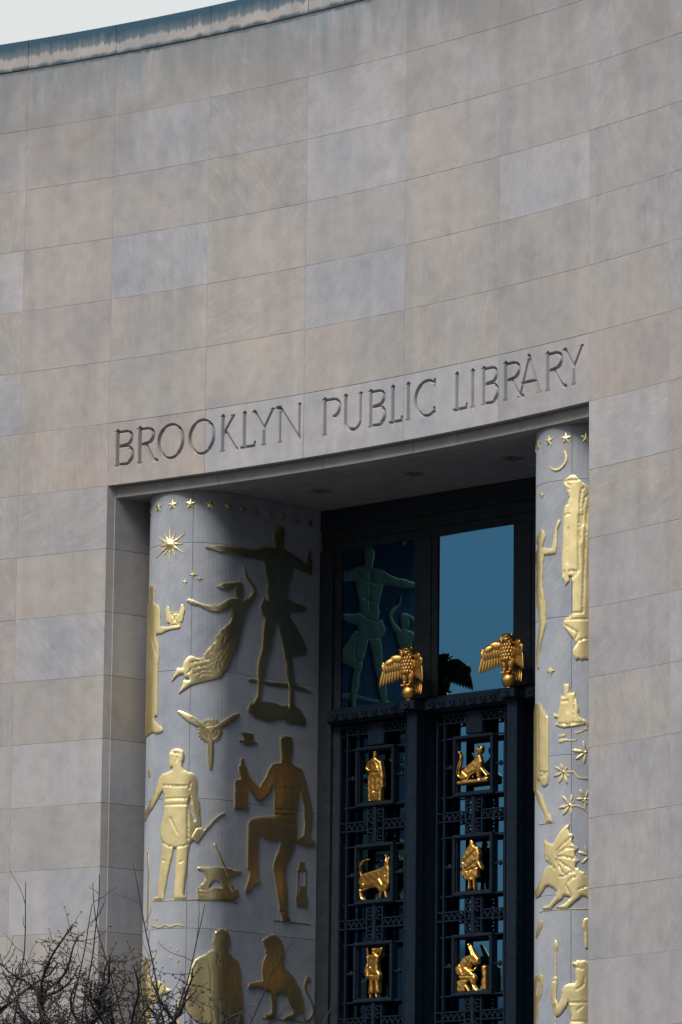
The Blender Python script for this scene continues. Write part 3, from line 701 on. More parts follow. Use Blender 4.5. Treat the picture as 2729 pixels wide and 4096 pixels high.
('propeller_relief','three-bladed gilded propeller laid over a gear',-1,0.055,0,[[(0.312,-10.64),(0.367,-10.639),(0.469,-10.679),(0.588,-10.743),(0.668,-10.801),(0.728,-10.853),(0.779,-10.886),(0.83,-10.873),(0.903,-10.859),(1.037,-10.783),(1.229,-10.664),(1.369,-10.623),(1.398,-10.635),(1.301,-10.726),(1.163,-10.811),(1.015,-10.875),(0.899,-10.919),(0.884,-10.964),(0.858,-10.996),(0.876,-11.114),(0.884,-11.252),(0.876,-11.401),(0.857,-11.531),(0.841,-11.542),(0.82,-11.523),(0.798,-11.405),(0.79,-11.257),(0.803,-11.108),(0.817,-10.998),(0.78,-10.96),(0.729,-10.903),(0.62,-10.877),(0.491,-10.808),(0.389,-10.727)]],[],[[(0.549,-10.758),(0.759,-10.912)],[(0.843,-11.016),(0.815,-11.177),(0.807,-11.355)]]),
('smith_relief','gilded bare-chested smith in a long apron, head turned left',-1,0.05,0,[[(0.206,-11.508),(0.199,-11.434),(0.187,-11.423),(0.199,-11.354),(0.193,-11.285),(0.223,-11.247),(0.283,-11.23),(0.367,-11.23),(0.419,-11.263),(0.435,-11.323),(0.431,-11.392),(0.407,-11.451),(0.413,-11.511),(0.434,-11.555),(0.494,-11.591),(0.573,-11.605),(0.613,-11.639),(0.634,-11.698),(0.643,-11.787),(0.636,-11.876),(0.643,-11.955),(0.663,-12.013),(0.674,-12.044),(0.685,-12.142),(0.692,-12.26),(0.699,-12.378),(0.695,-12.437),(0.676,-12.497),(0.599,-12.548),(0.6,-12.617),(0.59,-12.646),(0.542,-12.696),(0.534,-12.755),(0.52,-12.853),(0.508,-13.001),(0.501,-13.148),(0.479,-13.305),(0.471,-13.411),(0.468,-13.484),(0.498,-13.523),(0.501,-13.552),(0.317,-13.555),(0.315,-13.472),(0.322,-13.276),(0.331,-13.244),(0.333,-13.048),(0.34,-12.851),(0.343,-12.763),(0.29,-12.756),(0.276,-12.849),(0.241,-12.996),(0.205,-13.142),(0.169,-13.336),(0.169,-13.319),(0.143,-13.446),(0.137,-13.558),(-0.06,-13.551),(-0.046,-13.508),(0.017,-13.498),(0.015,-13.409),(0.021,-13.395),(0.048,-13.133),(0.076,-12.987),(0.092,-12.841),(0.092,-12.663),(0.06,-12.563),(0.064,-12.445),(0.093,-12.318),(0.12,-12.182),(0.124,-12.054),(0.108,-11.914),(0.089,-11.862),(0.051,-11.891),(-0.044,-12.012),(-0.137,-12.112),(-0.276,-12.197),(-0.432,-12.289),(-0.483,-12.243),(-0.421,-12.151),(-0.281,-12.088),(-0.178,-11.97),(-0.093,-11.899),(-0.11,-11.896),(-0.036,-11.764),(0.005,-11.668),(0.07,-11.604),(0.167,-11.59),(0.246,-11.56),(0.256,-11.516)]],[[(0.535,-11.962),(0.555,-12.016),(0.562,-12.105),(0.593,-12.223),(0.624,-12.321),(0.617,-12.351),(0.595,-12.341),(0.564,-12.253),(0.528,-12.164),(0.514,-12.066)]],[[(0.129,-12.003),(0.511,-12.007)],[(0.131,-12.094),(0.508,-12.103)],[(0.233,-12.296),(0.36,-12.547)],[(0.107,-12.674),(0.214,-12.739),(0.322,-12.757),(0.444,-12.74),(0.542,-12.701)],[(0.508,-12.125),(0.517,-12.657)],[(0.124,-11.796),(0.488,-11.808)],[(0.523,-11.857),(0.546,-11.749)],[(0.107,-11.844),(0.093,-11.764)],[(0.328,-11.35),(0.339,-11.39),(0.319,-11.429)],[(0.201,-11.285),(0.295,-11.29),(0.379,-11.312)],[(0.113,-12.95),(0.161,-12.963)],[(0.398,-12.99),(0.448,-12.961)]]),
('oil_can_relief','',-1,0.062,0,[[(0.646,-12.458),(0.72,-12.446),(0.756,-12.494),(0.795,-12.453),(0.897,-12.33),(1.005,-12.243),(1.113,-12.193),(1.028,-12.237),(0.908,-12.344),(0.781,-12.498),(0.698,-12.624),(0.66,-12.682),(0.561,-12.612),(0.589,-12.548)]],[],[]),
('anvil_relief','gilded anvil on a round block with a sledgehammer leaning on it',-1,0.045,0,[[(0.664,-13.058),(0.805,-13.053),(1.08,-13.047),(1.274,-13.048),(1.281,-13.067),(1.492,-13.068),(1.45,-13.102),(1.242,-13.189),(1.201,-13.232),(1.162,-13.277),(1.219,-13.341),(1.261,-13.387),(1.29,-13.404),(1.359,-13.359),(1.415,-13.344),(1.444,-13.411),(1.417,-13.472),(1.293,-13.537),(0.68,-13.555),(0.668,-13.433),(0.668,-13.413),(0.672,-13.384),(0.711,-13.378),(0.716,-13.333),(0.77,-13.292),(0.794,-13.223),(0.798,-13.239),(0.792,-13.171),(0.756,-13.114),(0.666,-13.092)]],[[(0.853,-13.377),(0.857,-13.338),(0.903,-13.276),(0.957,-13.244),(1.025,-13.268),(1.068,-13.324),(1.075,-13.368)]],[[(0.672,-13.413),(1.1,-13.391)],[(0.673,-13.457),(1.04,-13.444)]]),
('hammer_handle_relief','',-1,0.06,0,[[(0.908,-12.693),(0.935,-12.682),(1.028,-12.853),(1.129,-13.022),(1.228,-13.19),(1.329,-13.339),(1.288,-13.357),(1.187,-13.204),(1.079,-13.026),(0.994,-12.875)]],[],[]),
('ground_line_relief','',-1,0.02,0,[[(-0.106,-13.566),(0.163,-13.571),(0.479,-13.566),(0.774,-13.563),(1.102,-13.563),(1.432,-13.561),(1.434,-13.549),(1.104,-13.551),(0.774,-13.551),(0.479,-13.554),(0.163,-13.558),(-0.108,-13.553)]],[],[]),
('ribbon_relief','',-1,0.025,0,[[(-0.122,-13.949),(-0.053,-13.959),(0.035,-13.987),(0.092,-13.976),(0.172,-13.951),(0.261,-13.979),(0.348,-13.956),(0.385,-13.948),(0.474,-13.972),(0.479,-13.954),(0.387,-13.929),(0.342,-13.938),(0.261,-13.96),(0.17,-13.932),(0.083,-13.958),(0.037,-13.968),(-0.045,-13.94),(-0.119,-13.93)]],[],[]),
('rod_relief','',-1,0.02,0,[[(-0.304,-12.784),(-0.264,-13.108),(-0.264,-13.364),(-0.267,-13.534),(-0.265,-13.83),(-0.276,-13.976),(-0.222,-13.981),(-0.214,-13.835),(-0.215,-13.539),(-0.212,-13.37),(-0.212,-13.113),(-0.246,-12.789)]],[],[]),
('bearded_man_relief','gilded robed man with long hair and beard seen at the foot',-1,0.055,0,[[(0.955,-14.057),(0.982,-14.026),(1.039,-13.998),(1.112,-13.988),(1.205,-14.015),(1.256,-14.094),(1.258,-14.172),(1.231,-14.253),(1.205,-14.314),(1.283,-14.366),(1.326,-14.412),(1.424,-14.444),(1.482,-14.518),(1.486,-14.545),(1.503,-14.662),(1.527,-14.807),(1.544,-14.952),(1.561,-15.098),(1.574,-15.408),(1.588,-15.731),(0.873,-15.772),(0.857,-15.443),(0.756,-15.442),(0.657,-15.401),(0.597,-15.334),(0.547,-15.247),(0.524,-15.15),(0.523,-14.985),(0.545,-14.858),(0.577,-14.731),(0.586,-14.675),(0.604,-14.587),(0.651,-14.488),(0.719,-14.433),(0.818,-14.396),(0.869,-14.345),(0.938,-14.322),(0.926,-14.264),(0.914,-14.206),(0.94,-14.146)]],[],[[(0.999,-14.356),(1.018,-14.423),(1.002,-14.502),(1.05,-14.596)],[(1.045,-14.333),(1.035,-14.422),(1.073,-14.546)],[(1.105,-14.3),(1.095,-14.418),(1.137,-14.591)],[(1.157,-14.316),(1.179,-14.412),(1.175,-14.529)],[(0.689,-15.002),(0.891,-15.005),(0.977,-14.986)],[(0.893,-15.121),(0.99,-15.087),(1.187,-15.07)],[(0.85,-14.461),(0.907,-14.702),(0.907,-14.994)],[(0.691,-14.515),(0.625,-14.663)],[(0.983,-14.093),(1.113,-14.074)],[(1.221,-14.712),(1.244,-14.827),(1.184,-14.948),(1.07,-14.985)],[(0.752,-14.611),(0.725,-14.806),(0.759,-15.048)],[(0.904,-15.14),(0.963,-15.439)],[(1.037,-15.124),(1.054,-15.434)],[(1.418,-14.648),(1.419,-15.01),(1.406,-15.353)],[(1.355,-14.623),(1.378,-15.354)],[(1.232,-15.052),(1.239,-15.364)],[(1.254,-14.778),(1.304,-15.164)]]),
('lion_relief','dark gilded seated lion raising a forepaw',-1,0.055,0,[[(1.969,-14.1),(1.997,-14.073),(2.067,-14.043),(2.123,-14.009),(2.208,-13.987),(2.294,-14.0),(2.366,-14.044),(2.417,-14.109),(2.447,-14.196),(2.445,-14.315),(2.438,-14.435),(2.46,-14.492),(2.575,-14.543),(2.677,-14.615),(2.764,-14.708),(2.838,-14.801),(2.883,-14.907),(2.911,-15.034),(2.902,-15.154),(2.815,-15.145),(2.773,-15.192),(2.675,-15.278),(2.489,-15.285),(2.475,-15.261),(2.531,-15.228),(2.644,-15.191),(2.672,-15.139),(2.599,-15.046),(2.555,-14.98),(2.532,-14.912),(2.439,-14.874),(2.368,-14.899),(2.304,-14.908),(2.3,-15.047),(2.302,-15.145),(2.269,-15.285),(2.078,-15.288),(2.049,-15.241),(2.161,-15.214),(2.203,-15.171),(2.186,-15.035),(2.162,-14.889),(2.069,-14.861),(1.956,-14.84),(1.857,-14.832),(1.773,-14.853),(1.675,-14.855),(1.674,-14.806),(1.729,-14.772),(1.827,-14.756),(1.996,-14.724),(1.98,-14.626),(1.971,-14.529),(1.99,-14.429),(2.038,-14.346),(2.114,-14.271),(2.058,-14.286),(2.036,-14.258),(2.057,-14.226),(2.013,-14.181),(1.984,-14.133)]],[],[[(2.281,-14.061),(2.326,-14.206),(2.287,-14.406)],[(2.196,-14.097),(2.227,-14.233),(2.174,-14.435)],[(2.368,-14.153),(2.387,-14.399)],[(2.115,-14.301),(2.148,-14.516)],[(2.055,-14.128),(2.14,-14.151)],[(2.26,-14.468),(2.293,-14.702)],[(1.996,-14.733),(2.04,-14.819)],[(2.579,-14.77),(2.524,-14.844),(2.532,-14.912)],[(2.14,-14.851),(2.184,-14.907)]]),
('lion_tail_relief','',-1,0.035,0,[[(2.899,-15.208),(2.932,-15.259),(3.01,-15.278),(3.106,-15.217),(3.158,-15.118),(3.141,-15.015),(3.073,-14.908),(2.985,-14.805),(2.957,-14.733),(2.976,-14.667),(3.01,-14.628),(2.976,-14.616),(2.939,-14.66),(2.917,-14.737),(2.949,-14.819),(3.038,-14.922),(3.103,-15.024),(3.119,-15.117),(3.073,-15.204),(2.998,-15.253),(2.961,-15.24),(2.935,-15.196)],[(3.065,-14.614),(3.057,-14.636),(3.036,-14.652),(3.008,-14.66),(2.979,-14.657),(2.958,-14.643),(2.949,-14.623),(2.957,-14.601),(2.978,-14.584),(3.006,-14.577),(3.035,-14.58),(3.057,-14.594)]],[],[]),
('ground_line_relief','',-1,0.02,0,[[(1.993,-15.295),(2.446,-15.294),(3.076,-15.291),(3.077,-15.28),(2.447,-15.282),(1.994,-15.283)]],[],[]),
('lantern_man_relief','dark gilded man seated with raised knee, holding up a lantern',-1,0.055,0,[[(2.306,-10.927),(2.334,-10.883),(2.42,-10.856),(2.52,-10.858),(2.579,-10.887),(2.584,-10.997),(2.575,-11.089),(2.548,-11.172),(2.557,-11.272),(2.673,-11.32),(2.789,-11.338),(2.848,-11.412),(2.894,-11.518),(2.925,-11.636),(2.986,-11.781),(3.031,-11.918),(3.042,-12.078),(3.042,-12.082),(3.009,-12.286),(2.997,-12.408),(3.113,-12.452),(3.122,-12.507),(3.028,-12.521),(2.97,-12.551),(2.883,-12.539),(2.724,-12.514),(2.709,-12.475),(2.766,-12.43),(2.866,-12.37),(2.872,-12.299),(2.891,-12.177),(2.868,-12.099),(2.858,-11.959),(2.858,-11.935),(2.827,-11.847),(2.766,-11.672),(2.739,-11.776),(2.713,-11.919),(2.693,-12.021),(2.689,-12.162),(2.704,-12.215),(2.721,-12.364),(2.716,-12.474),(2.667,-12.539),(2.598,-12.685),(2.5,-12.834),(2.453,-12.988),(2.477,-13.135),(2.501,-13.282),(2.513,-13.498),(2.518,-13.607),(2.559,-13.683),(2.589,-13.745),(2.403,-13.765),(2.387,-13.667),(2.372,-13.619),(2.343,-13.611),(2.319,-13.474),(2.264,-13.221),(2.218,-13.056),(2.189,-12.989),(2.181,-12.943),(2.228,-12.799),(2.297,-12.673),(2.337,-12.55),(2.322,-12.516),(2.009,-12.516),(2.015,-12.471),(1.923,-12.489),(1.851,-12.471),(1.861,-12.594),(1.851,-12.794),(1.841,-13.013),(1.82,-13.024),(1.872,-13.119),(1.894,-13.176),(1.866,-13.208),(1.825,-13.242),(1.754,-13.258),(1.686,-13.353),(1.588,-13.401),(1.566,-13.353),(1.614,-13.27),(1.66,-13.138),(1.672,-13.018),(1.615,-13.013),(1.611,-12.816),(1.612,-12.519),(1.608,-12.321),(1.663,-12.251),(1.874,-12.186),(2.215,-12.137),(2.192,-12.09),(2.19,-11.961),(2.202,-11.84),(2.178,-11.712),(2.156,-11.674),(2.093,-11.771),(1.981,-11.872),(1.897,-11.935),(1.855,-11.944),(1.769,-11.903),(1.668,-11.814),(1.61,-11.76),(1.567,-11.705),(1.495,-11.632),(1.438,-11.618),(1.401,-11.553),(1.385,-11.455),(1.434,-11.41),(1.518,-11.416),(1.576,-11.465),(1.62,-11.56),(1.707,-11.64),(1.865,-11.724),(1.92,-11.639),(2.004,-11.55),(2.058,-11.424),(2.142,-11.335),(2.327,-11.296),(2.34,-11.194),(2.324,-11.096)]],[],[[(2.213,-12.038),(2.686,-12.002)],[(2.215,-12.123),(2.687,-12.082)],[(2.358,-12.148),(2.349,-12.399)],[(2.229,-11.406),(2.206,-11.709)],[(2.216,-11.468),(2.375,-11.512),(2.589,-11.469),(2.732,-11.394)],[(2.461,-11.513),(2.47,-12.003)],[(2.264,-11.703),(2.694,-11.66)],[(2.775,-11.37),(2.795,-11.649)],[(1.679,-12.344),(1.823,-12.479)],[(2.36,-12.248),(2.675,-12.218)],[(1.669,-12.533),(1.692,-12.986)],[(2.322,-11.025),(2.566,-10.999)],[(2.358,-13.62),(2.515,-13.607)]]),
('lantern_relief','',-1,0.05,0,[[(1.306,-11.706),(1.34,-11.663),(1.432,-11.644),(1.451,-11.587),(1.426,-11.391),(1.429,-11.319),(1.505,-11.311),(1.511,-11.402),(1.501,-11.602),(1.566,-11.665),(1.602,-11.701),(1.61,-12.103),(1.308,-12.113)]],[],[[(1.37,-11.71),(1.567,-11.705)],[(1.363,-11.716),(1.357,-12.093)],[(1.56,-11.715),(1.561,-12.083)]]),
('bird_relief','dark gilded bird in flight',-1,0.035,0,[[(1.423,-10.908),(1.55,-10.894),(1.699,-10.903),(1.729,-10.975),(1.68,-11.005),(1.808,-11.036),(1.71,-11.082),(1.639,-11.097),(1.526,-11.097),(1.483,-11.066),(1.405,-11.057),(1.39,-11.032),(1.496,-11.023),(1.488,-10.966)]],[],[]),
('miner_lamp_relief','',-1,0.03,0,[[(2.78,-12.806),(2.895,-12.796),(2.904,-12.905),(2.962,-12.92),(2.718,-12.952),(2.76,-12.918)],[(2.779,-13.181),(2.909,-13.17),(2.904,-13.285),(2.789,-13.295)],[(2.739,-13.304),(2.94,-13.292),(2.985,-13.388),(2.958,-13.5),(2.728,-13.499),(2.704,-13.372)],[(2.742,-12.954),(2.734,-13.299),(2.757,-13.298),(2.765,-12.953)],[(2.908,-12.935),(2.917,-13.284),(2.94,-13.282),(2.931,-12.933)]],[],[]),
('ground_line_relief','',-1,0.02,0,[[(2.224,-13.765),(3.049,-13.765),(3.05,-13.753),(2.226,-13.754)]],[],[]),
('leaf_relief','',-1,0.02,0,[[(-0.335,-11.554),(-0.309,-11.507),(-0.236,-11.516),(-0.233,-11.596),(-0.29,-11.629)]],[],[]),
('seated_figure_relief','gilded figure beside a pillar, half hidden by twigs',-1,0.045,0,[[(-0.351,-14.449),(-0.131,-14.427),(-0.112,-14.468),(-0.161,-14.591),(-0.175,-14.708),(-0.027,-14.776),(0.131,-14.813),(0.191,-14.902),(0.301,-14.944),(0.248,-14.982),(0.147,-14.998),(0.113,-15.094),(-0.061,-15.135),(-0.088,-15.279),(-0.068,-15.444),(-0.058,-15.767),(-0.454,-15.743),(-0.598,-14.851),(-0.43,-14.668)]],[],[[(-0.369,-14.693),(0.005,-14.894)],[(-0.246,-14.976),(-0.135,-15.374)]]),
('wavy_staff_relief','',-1,0.03,0,[[(0.414,-14.908),(0.427,-15.051),(0.384,-15.196),(0.376,-15.316),(0.409,-15.46),(0.425,-15.781),(0.452,-15.78),(0.436,-15.458),(0.404,-15.314),(0.412,-15.201),(0.454,-15.055),(0.442,-14.906)]],[],[]),
('spark_relief','',-1,0.02,0,[[(0.227,-14.242),(0.266,-14.287),(0.279,-14.278),(0.24,-14.233)],[(0.37,-14.354),(0.403,-14.325),(0.392,-14.313),(0.359,-14.342)],[(0.238,-14.439),(0.282,-14.465),(0.291,-14.452),(0.247,-14.427)],[(0.393,-14.528),(0.417,-14.494),(0.404,-14.485),(0.379,-14.519)],[(-0.018,-13.858),(0.03,-13.851),(0.022,-13.832),(-0.027,-13.839)]],[],[]),
('crescent_moon_relief','thin gilded crescent moon',1,0.03,0,[[(0.165,-7.546),(0.204,-7.589),(0.229,-7.651),(0.226,-7.716),(0.198,-7.773),(0.154,-7.821),(0.094,-7.855),(0.03,-7.861),(-0.038,-7.826),(-0.084,-7.78),(-0.104,-7.734),(-0.075,-7.771),(-0.021,-7.808),(0.038,-7.822),(0.094,-7.815),(0.147,-7.781),(0.183,-7.732),(0.197,-7.681),(0.194,-7.628),(0.179,-7.581)]],[],[]),
('small_star_relief','',1,0.03,1,[[(-0.284,-8.114),(-0.262,-8.154),(-0.214,-8.168),(-0.256,-8.178),(-0.277,-8.217),(-0.311,-8.171),(-0.37,-8.145),(-0.309,-8.146)]],[],[]),
('hooded_figure_relief','tall gilded hooded figure in a long robe standing on a rock',1,0.045,0,[[(0.177,-8.014),(0.22,-7.984),(0.268,-7.949),(0.316,-7.938),(0.355,-7.95),(0.402,-8.001),(0.467,-8.062),(0.55,-8.115),(0.608,-8.192),(0.634,-8.349),(0.661,-8.675),(0.662,-9.504),(0.649,-10.058),(0.649,-10.027),(0.663,-10.221),(0.65,-10.635),(0.554,-10.636),(0.497,-10.62),(0.446,-10.639),(0.407,-10.616),(0.361,-10.637),(0.335,-10.588),(0.318,-10.516),(0.335,-10.471),(0.377,-10.415),(0.341,-10.342),(0.294,-10.288),(0.239,-10.221),(0.183,-10.133),(0.168,-10.099),(0.197,-10.062),(0.193,-10.039),(0.225,-10.019),(0.287,-9.99),(0.333,-9.956),(0.317,-9.933),(0.32,-9.764),(0.316,-9.696),(0.319,-9.54),(0.302,-9.468),(0.306,-9.416),(0.261,-9.413),(0.262,-9.485),(0.199,-9.546),(0.188,-9.48),(0.155,-9.432),(0.155,-9.321),(0.151,-9.165),(0.161,-8.97),(0.175,-8.644),(0.175,-8.514),(0.178,-8.466),(0.199,-8.382),(0.238,-8.366),(0.248,-8.314),(0.272,-8.27),(0.248,-8.216),(0.227,-8.162),(0.188,-8.087)]],[],[[(0.184,-8.014),(0.408,-8.011)],[(0.435,-8.711),(0.422,-8.349),(0.441,-8.166),(0.48,-8.121)],[(0.468,-8.676),(0.467,-8.415),(0.499,-8.271),(0.544,-8.229)],[(0.513,-8.712),(0.525,-8.415)],[(0.248,-8.209),(0.272,-8.218)],[(0.234,-8.143),(0.282,-8.143)],[(0.198,-8.035),(0.289,-8.101)],[(0.409,-8.527),(0.404,-8.984),(0.408,-9.342),(0.319,-9.449)],[(0.454,-8.528),(0.436,-8.756),(0.433,-8.919)],[(0.516,-8.529),(0.494,-8.985),(0.476,-9.506),(0.464,-9.947)],[(0.265,-9.336),(0.391,-9.341)],[(0.249,-8.715),(0.244,-9.237)],[(0.202,-9.338),(0.174,-9.401)],[(0.463,-9.769),(0.467,-9.957)],[(0.204,-10.043),(0.547,-10.048)],[(0.327,-9.953),(0.47,-9.957)],[(0.176,-10.106),(0.4,-10.25),(0.354,-10.343)],[(0.38,-10.408),(0.419,-10.357),(0.541,-10.326)],[(0.327,-9.998),(0.232,-10.039)],[(0.2,-8.52),(0.283,-8.506)]]),
('raised_arm_woman_relief','slender gilded woman raising one arm at the inner edge',1,0.04,0,[[(-0.471,-8.817),(-0.446,-8.756),(-0.348,-8.72),(-0.324,-8.678),(-0.26,-8.672),(-0.205,-8.704),(-0.176,-8.76),(-0.187,-8.818),(-0.227,-8.89),(-0.258,-8.945),(-0.192,-8.953),(-0.118,-8.972),(-0.025,-8.98),(-0.008,-8.914),(0.013,-8.824),(0.029,-8.709),(0.058,-8.646),(0.081,-8.583),(0.119,-8.574),(0.119,-8.607),(0.097,-8.657),(0.07,-8.713),(0.062,-8.83),(0.059,-8.973),(0.035,-9.062),(-0.051,-9.065),(-0.203,-9.054),(-0.214,-9.122),(-0.232,-9.171),(-0.237,-9.314),(-0.249,-9.411),(-0.248,-9.509),(-0.199,-9.646),(-0.165,-9.781),(-0.153,-10.014),(-0.148,-10.048),(-0.174,-10.122),(-0.231,-10.245),(-0.296,-10.353),(-0.349,-10.476),(-0.364,-10.604),(-0.355,-10.69),(-0.411,-10.681),(-0.446,-10.546),(-0.447,-10.461),(-0.395,-10.273),(-0.343,-10.138),(-0.313,-10.064),(-0.345,-9.955),(-0.411,-9.814),(-0.458,-9.715),(-0.446,-9.674),(-0.475,-9.473),(-0.45,-9.346),(-0.466,-9.147),(-0.514,-9.073),(-0.483,-8.966),(-0.39,-8.923),(-0.391,-8.857),(-0.457,-8.846)]],[],[[(-0.348,-9.579),(-0.234,-9.772),(-0.186,-9.974)],[(-0.235,-9.641),(-0.187,-9.844)],[(-0.234,-9.775),(-0.197,-10.041)]]),
('sun_relief','',1,0.03,0,[[(-0.055,-10.675),(-0.042,-10.737),(-0.026,-10.733),(-0.018,-10.752),(0.025,-10.766),(-0.013,-10.78),(-0.017,-10.796),(-0.036,-10.797),(-0.054,-10.863),(-0.067,-10.794),(-0.089,-10.795),(-0.091,-10.777),(-0.134,-10.764),(-0.094,-10.75),(-0.09,-10.73),(-0.067,-10.735)]],[],[]),
('castle_relief','small gilded castle on a rocky isle',1,0.035,0,[[(0.185,-10.978),(0.265,-10.983),(0.259,-11.095),(0.356,-11.099),(0.349,-11.17),(0.366,-11.17),(0.382,-11.255),(0.412,-11.332),(0.402,-11.403),(0.421,-11.461),(0.473,-11.494),(0.53,-11.52),(0.553,-11.552),(0.543,-11.604),(0.524,-11.597),(0.505,-11.559),(0.376,-11.589),(0.18,-11.609),(0.121,-11.589),(0.044,-11.564),(0.036,-11.551),(0.083,-11.522),(0.091,-11.465),(0.019,-11.44),(0.002,-11.399),(0.035,-11.37),(0.043,-11.409),(0.098,-11.414),(0.113,-11.344),(0.128,-11.229),(0.135,-11.165),(0.15,-11.121),(0.164,-11.161),(0.193,-11.156)]],[],[[(0.255,-11.108),(0.349,-11.115)],[(0.256,-11.211),(0.249,-11.398)],[(0.343,-11.176),(0.344,-11.562)],[(0.135,-11.233),(0.256,-11.224)],[(0.091,-11.542),(0.243,-11.565),(0.473,-11.546)]]),
('cloud_wisp_relief','',1,0.02,0,[[(0.099,-11.71),(0.18,-11.699),(0.216,-11.718),(0.173,-11.734),(0.103,-11.736)],[(0.084,-11.796),(0.137,-11.767),(0.209,-11.769),(0.278,-11.785),(0.383,-11.785),(0.364,-11.801),(0.244,-11.799),(0.181,-11.806),(0.159,-11.824),(0.107,-11.82)],[(0.342,-11.682),(0.371,-11.699),(0.457,-11.673),(0.508,-11.651),(0.559,-11.638),(0.58,-11.624),(0.57,-11.609),(0.553,-11.621),(0.502,-11.634),(0.451,-11.656),(0.369,-11.681),(0.352,-11.668)]],[],[]),
('scroll_bearer_relief','gilded striding figure holding a tall scroll at the inner edge',1,0.04,0,[[(-0.405,-11.196),(-0.289,-11.225),(-0.224,-11.304),(-0.167,-11.35),(-0.101,-11.441),(-0.086,-11.533),(-0.082,-12.34),(-0.087,-12.319),(-0.096,-12.389),(-0.13,-12.418),(-0.205,-12.426),(-0.254,-12.398),(-0.281,-12.35),(-0.317,-12.32),(-0.374,-12.301),(-0.383,-12.338),(-0.373,-12.468),(-0.253,-12.54),(-0.193,-12.623),(-0.139,-12.725),(-0.089,-12.826),(-0.044,-12.849),(-0.017,-12.902),(-0.013,-12.954),(-0.133,-12.956),(-0.143,-12.878),(-0.203,-12.776),(-0.278,-12.691),(-0.371,-12.617),(-0.456,-12.51),(-0.668,-12.421),(-0.669,-12.239),(-0.677,-11.33),(-0.546,-11.215),(-0.438,-11.198)]],[],[[(-0.358,-11.281),(-0.354,-11.76),(-0.334,-12.176)],[(-0.31,-12.204),(-0.111,-12.239)],[(-0.342,-12.072),(-0.334,-12.177)],[(-0.282,-12.266),(-0.111,-12.285)]]),
('ground_line_relief','',1,0.02,0,[[(-0.317,-12.962),(-0.126,-12.963),(0.022,-12.958),(0.02,-12.949),(-0.129,-12.954),(-0.321,-12.952)]],[],[]),
('blossom_relief','',1,0.03,0,[[(0.507,-11.959),(0.509,-11.917),(0.507,-11.867),(0.493,-11.825),(0.473,-11.799),(0.466,-11.831),(0.469,-11.875),(0.488,-11.922)],[(0.497,-11.968),(0.452,-11.948),(0.397,-11.929),(0.345,-11.927),(0.308,-11.937),(0.341,-11.959),(0.391,-11.974),(0.449,-11.973)],[(0.5,-11.976),(0.459,-11.991),(0.412,-12.013),(0.378,-12.044),(0.361,-12.073),(0.395,-12.068),(0.436,-12.047),(0.472,-12.01)],[(0.507,-11.979),(0.491,-12.016),(0.476,-12.061),(0.475,-12.103),(0.484,-12.133),(0.501,-12.107),(0.512,-12.067),(0.511,-12.019)],[(0.512,-11.965),(0.529,-11.948),(0.547,-11.927),(0.557,-11.904),(0.559,-11.886),(0.544,-11.896),(0.529,-11.916),(0.519,-11.942)],[(0.517,-11.968),(0.552,-11.973),(0.593,-11.974),(0.629,-11.964),(0.652,-11.949),(0.626,-11.941),(0.589,-11.942),(0.55,-11.955)],[(0.515,-11.976),(0.533,-12.008),(0.557,-12.044),(0.587,-12.068),(0.614,-12.078),(0.605,-12.051),(0.581,-12.02),(0.546,-11.995)],[(0.525,-11.97),(0.52,-11.981),(0.509,-11.986),(0.497,-11.981),(0.492,-11.97),(0.497,-11.958),(0.509,-11.953),(0.52,-11.958)]],[],[]),
('blossom_relief','',1,0.03,0,[[(0.185,-12.235),(0.181,-12.199),(0.173,-12.157),(0.153,-12.123),(0.13,-12.102),(0.128,-12.129),(0.138,-12.167),(0.162,-12.204)],[(0.18,-12.238),(0.148,-12.21),(0.108,-12.178),(0.063,-12.16),(0.026,-12.155),(0.048,-12.181),(0.087,-12.208),(0.138,-12.226)],[(0.179,-12.247),(0.135,-12.251),(0.082,-12.259),(0.039,-12.278),(0.014,-12.299),(0.052,-12.302),(0.1,-12.293),(0.145,-12.27)],[(0.184,-12.253),(0.152,-12.285),(0.118,-12.325),(0.101,-12.368),(0.101,-12.401),(0.132,-12.382),(0.16,-12.345),(0.175,-12.296)],[(0.192,-12.254),(0.191,-12.299),(0.195,-12.352),(0.215,-12.397),(0.238,-12.425),(0.245,-12.392),(0.239,-12.344),(0.216,-12.295)],[(0.194,-12.248),(0.209,-12.27),(0.229,-12.295),(0.252,-12.311),(0.272,-12.318),(0.264,-12.299),(0.246,-12.278),(0.219,-12.261)],[(0.193,-12.239),(0.212,-12.224),(0.233,-12.205),(0.245,-12.184),(0.248,-12.166),(0.231,-12.175),(0.213,-12.192),(0.201,-12.217)],[(0.207,-12.244),(0.202,-12.256),(0.189,-12.26),(0.176,-12.254),(0.17,-12.242),(0.176,-12.231),(0.189,-12.227),(0.202,-12.232)],[(0.21,-12.253),(0.336,-12.258),(0.364,-12.301),(0.401,-12.343),(0.549,-12.367),(0.632,-12.375),(0.634,-12.357),(0.552,-12.349),(0.407,-12.326),(0.379,-12.29),(0.341,-12.241),(0.21,-12.235)]],[],[]),
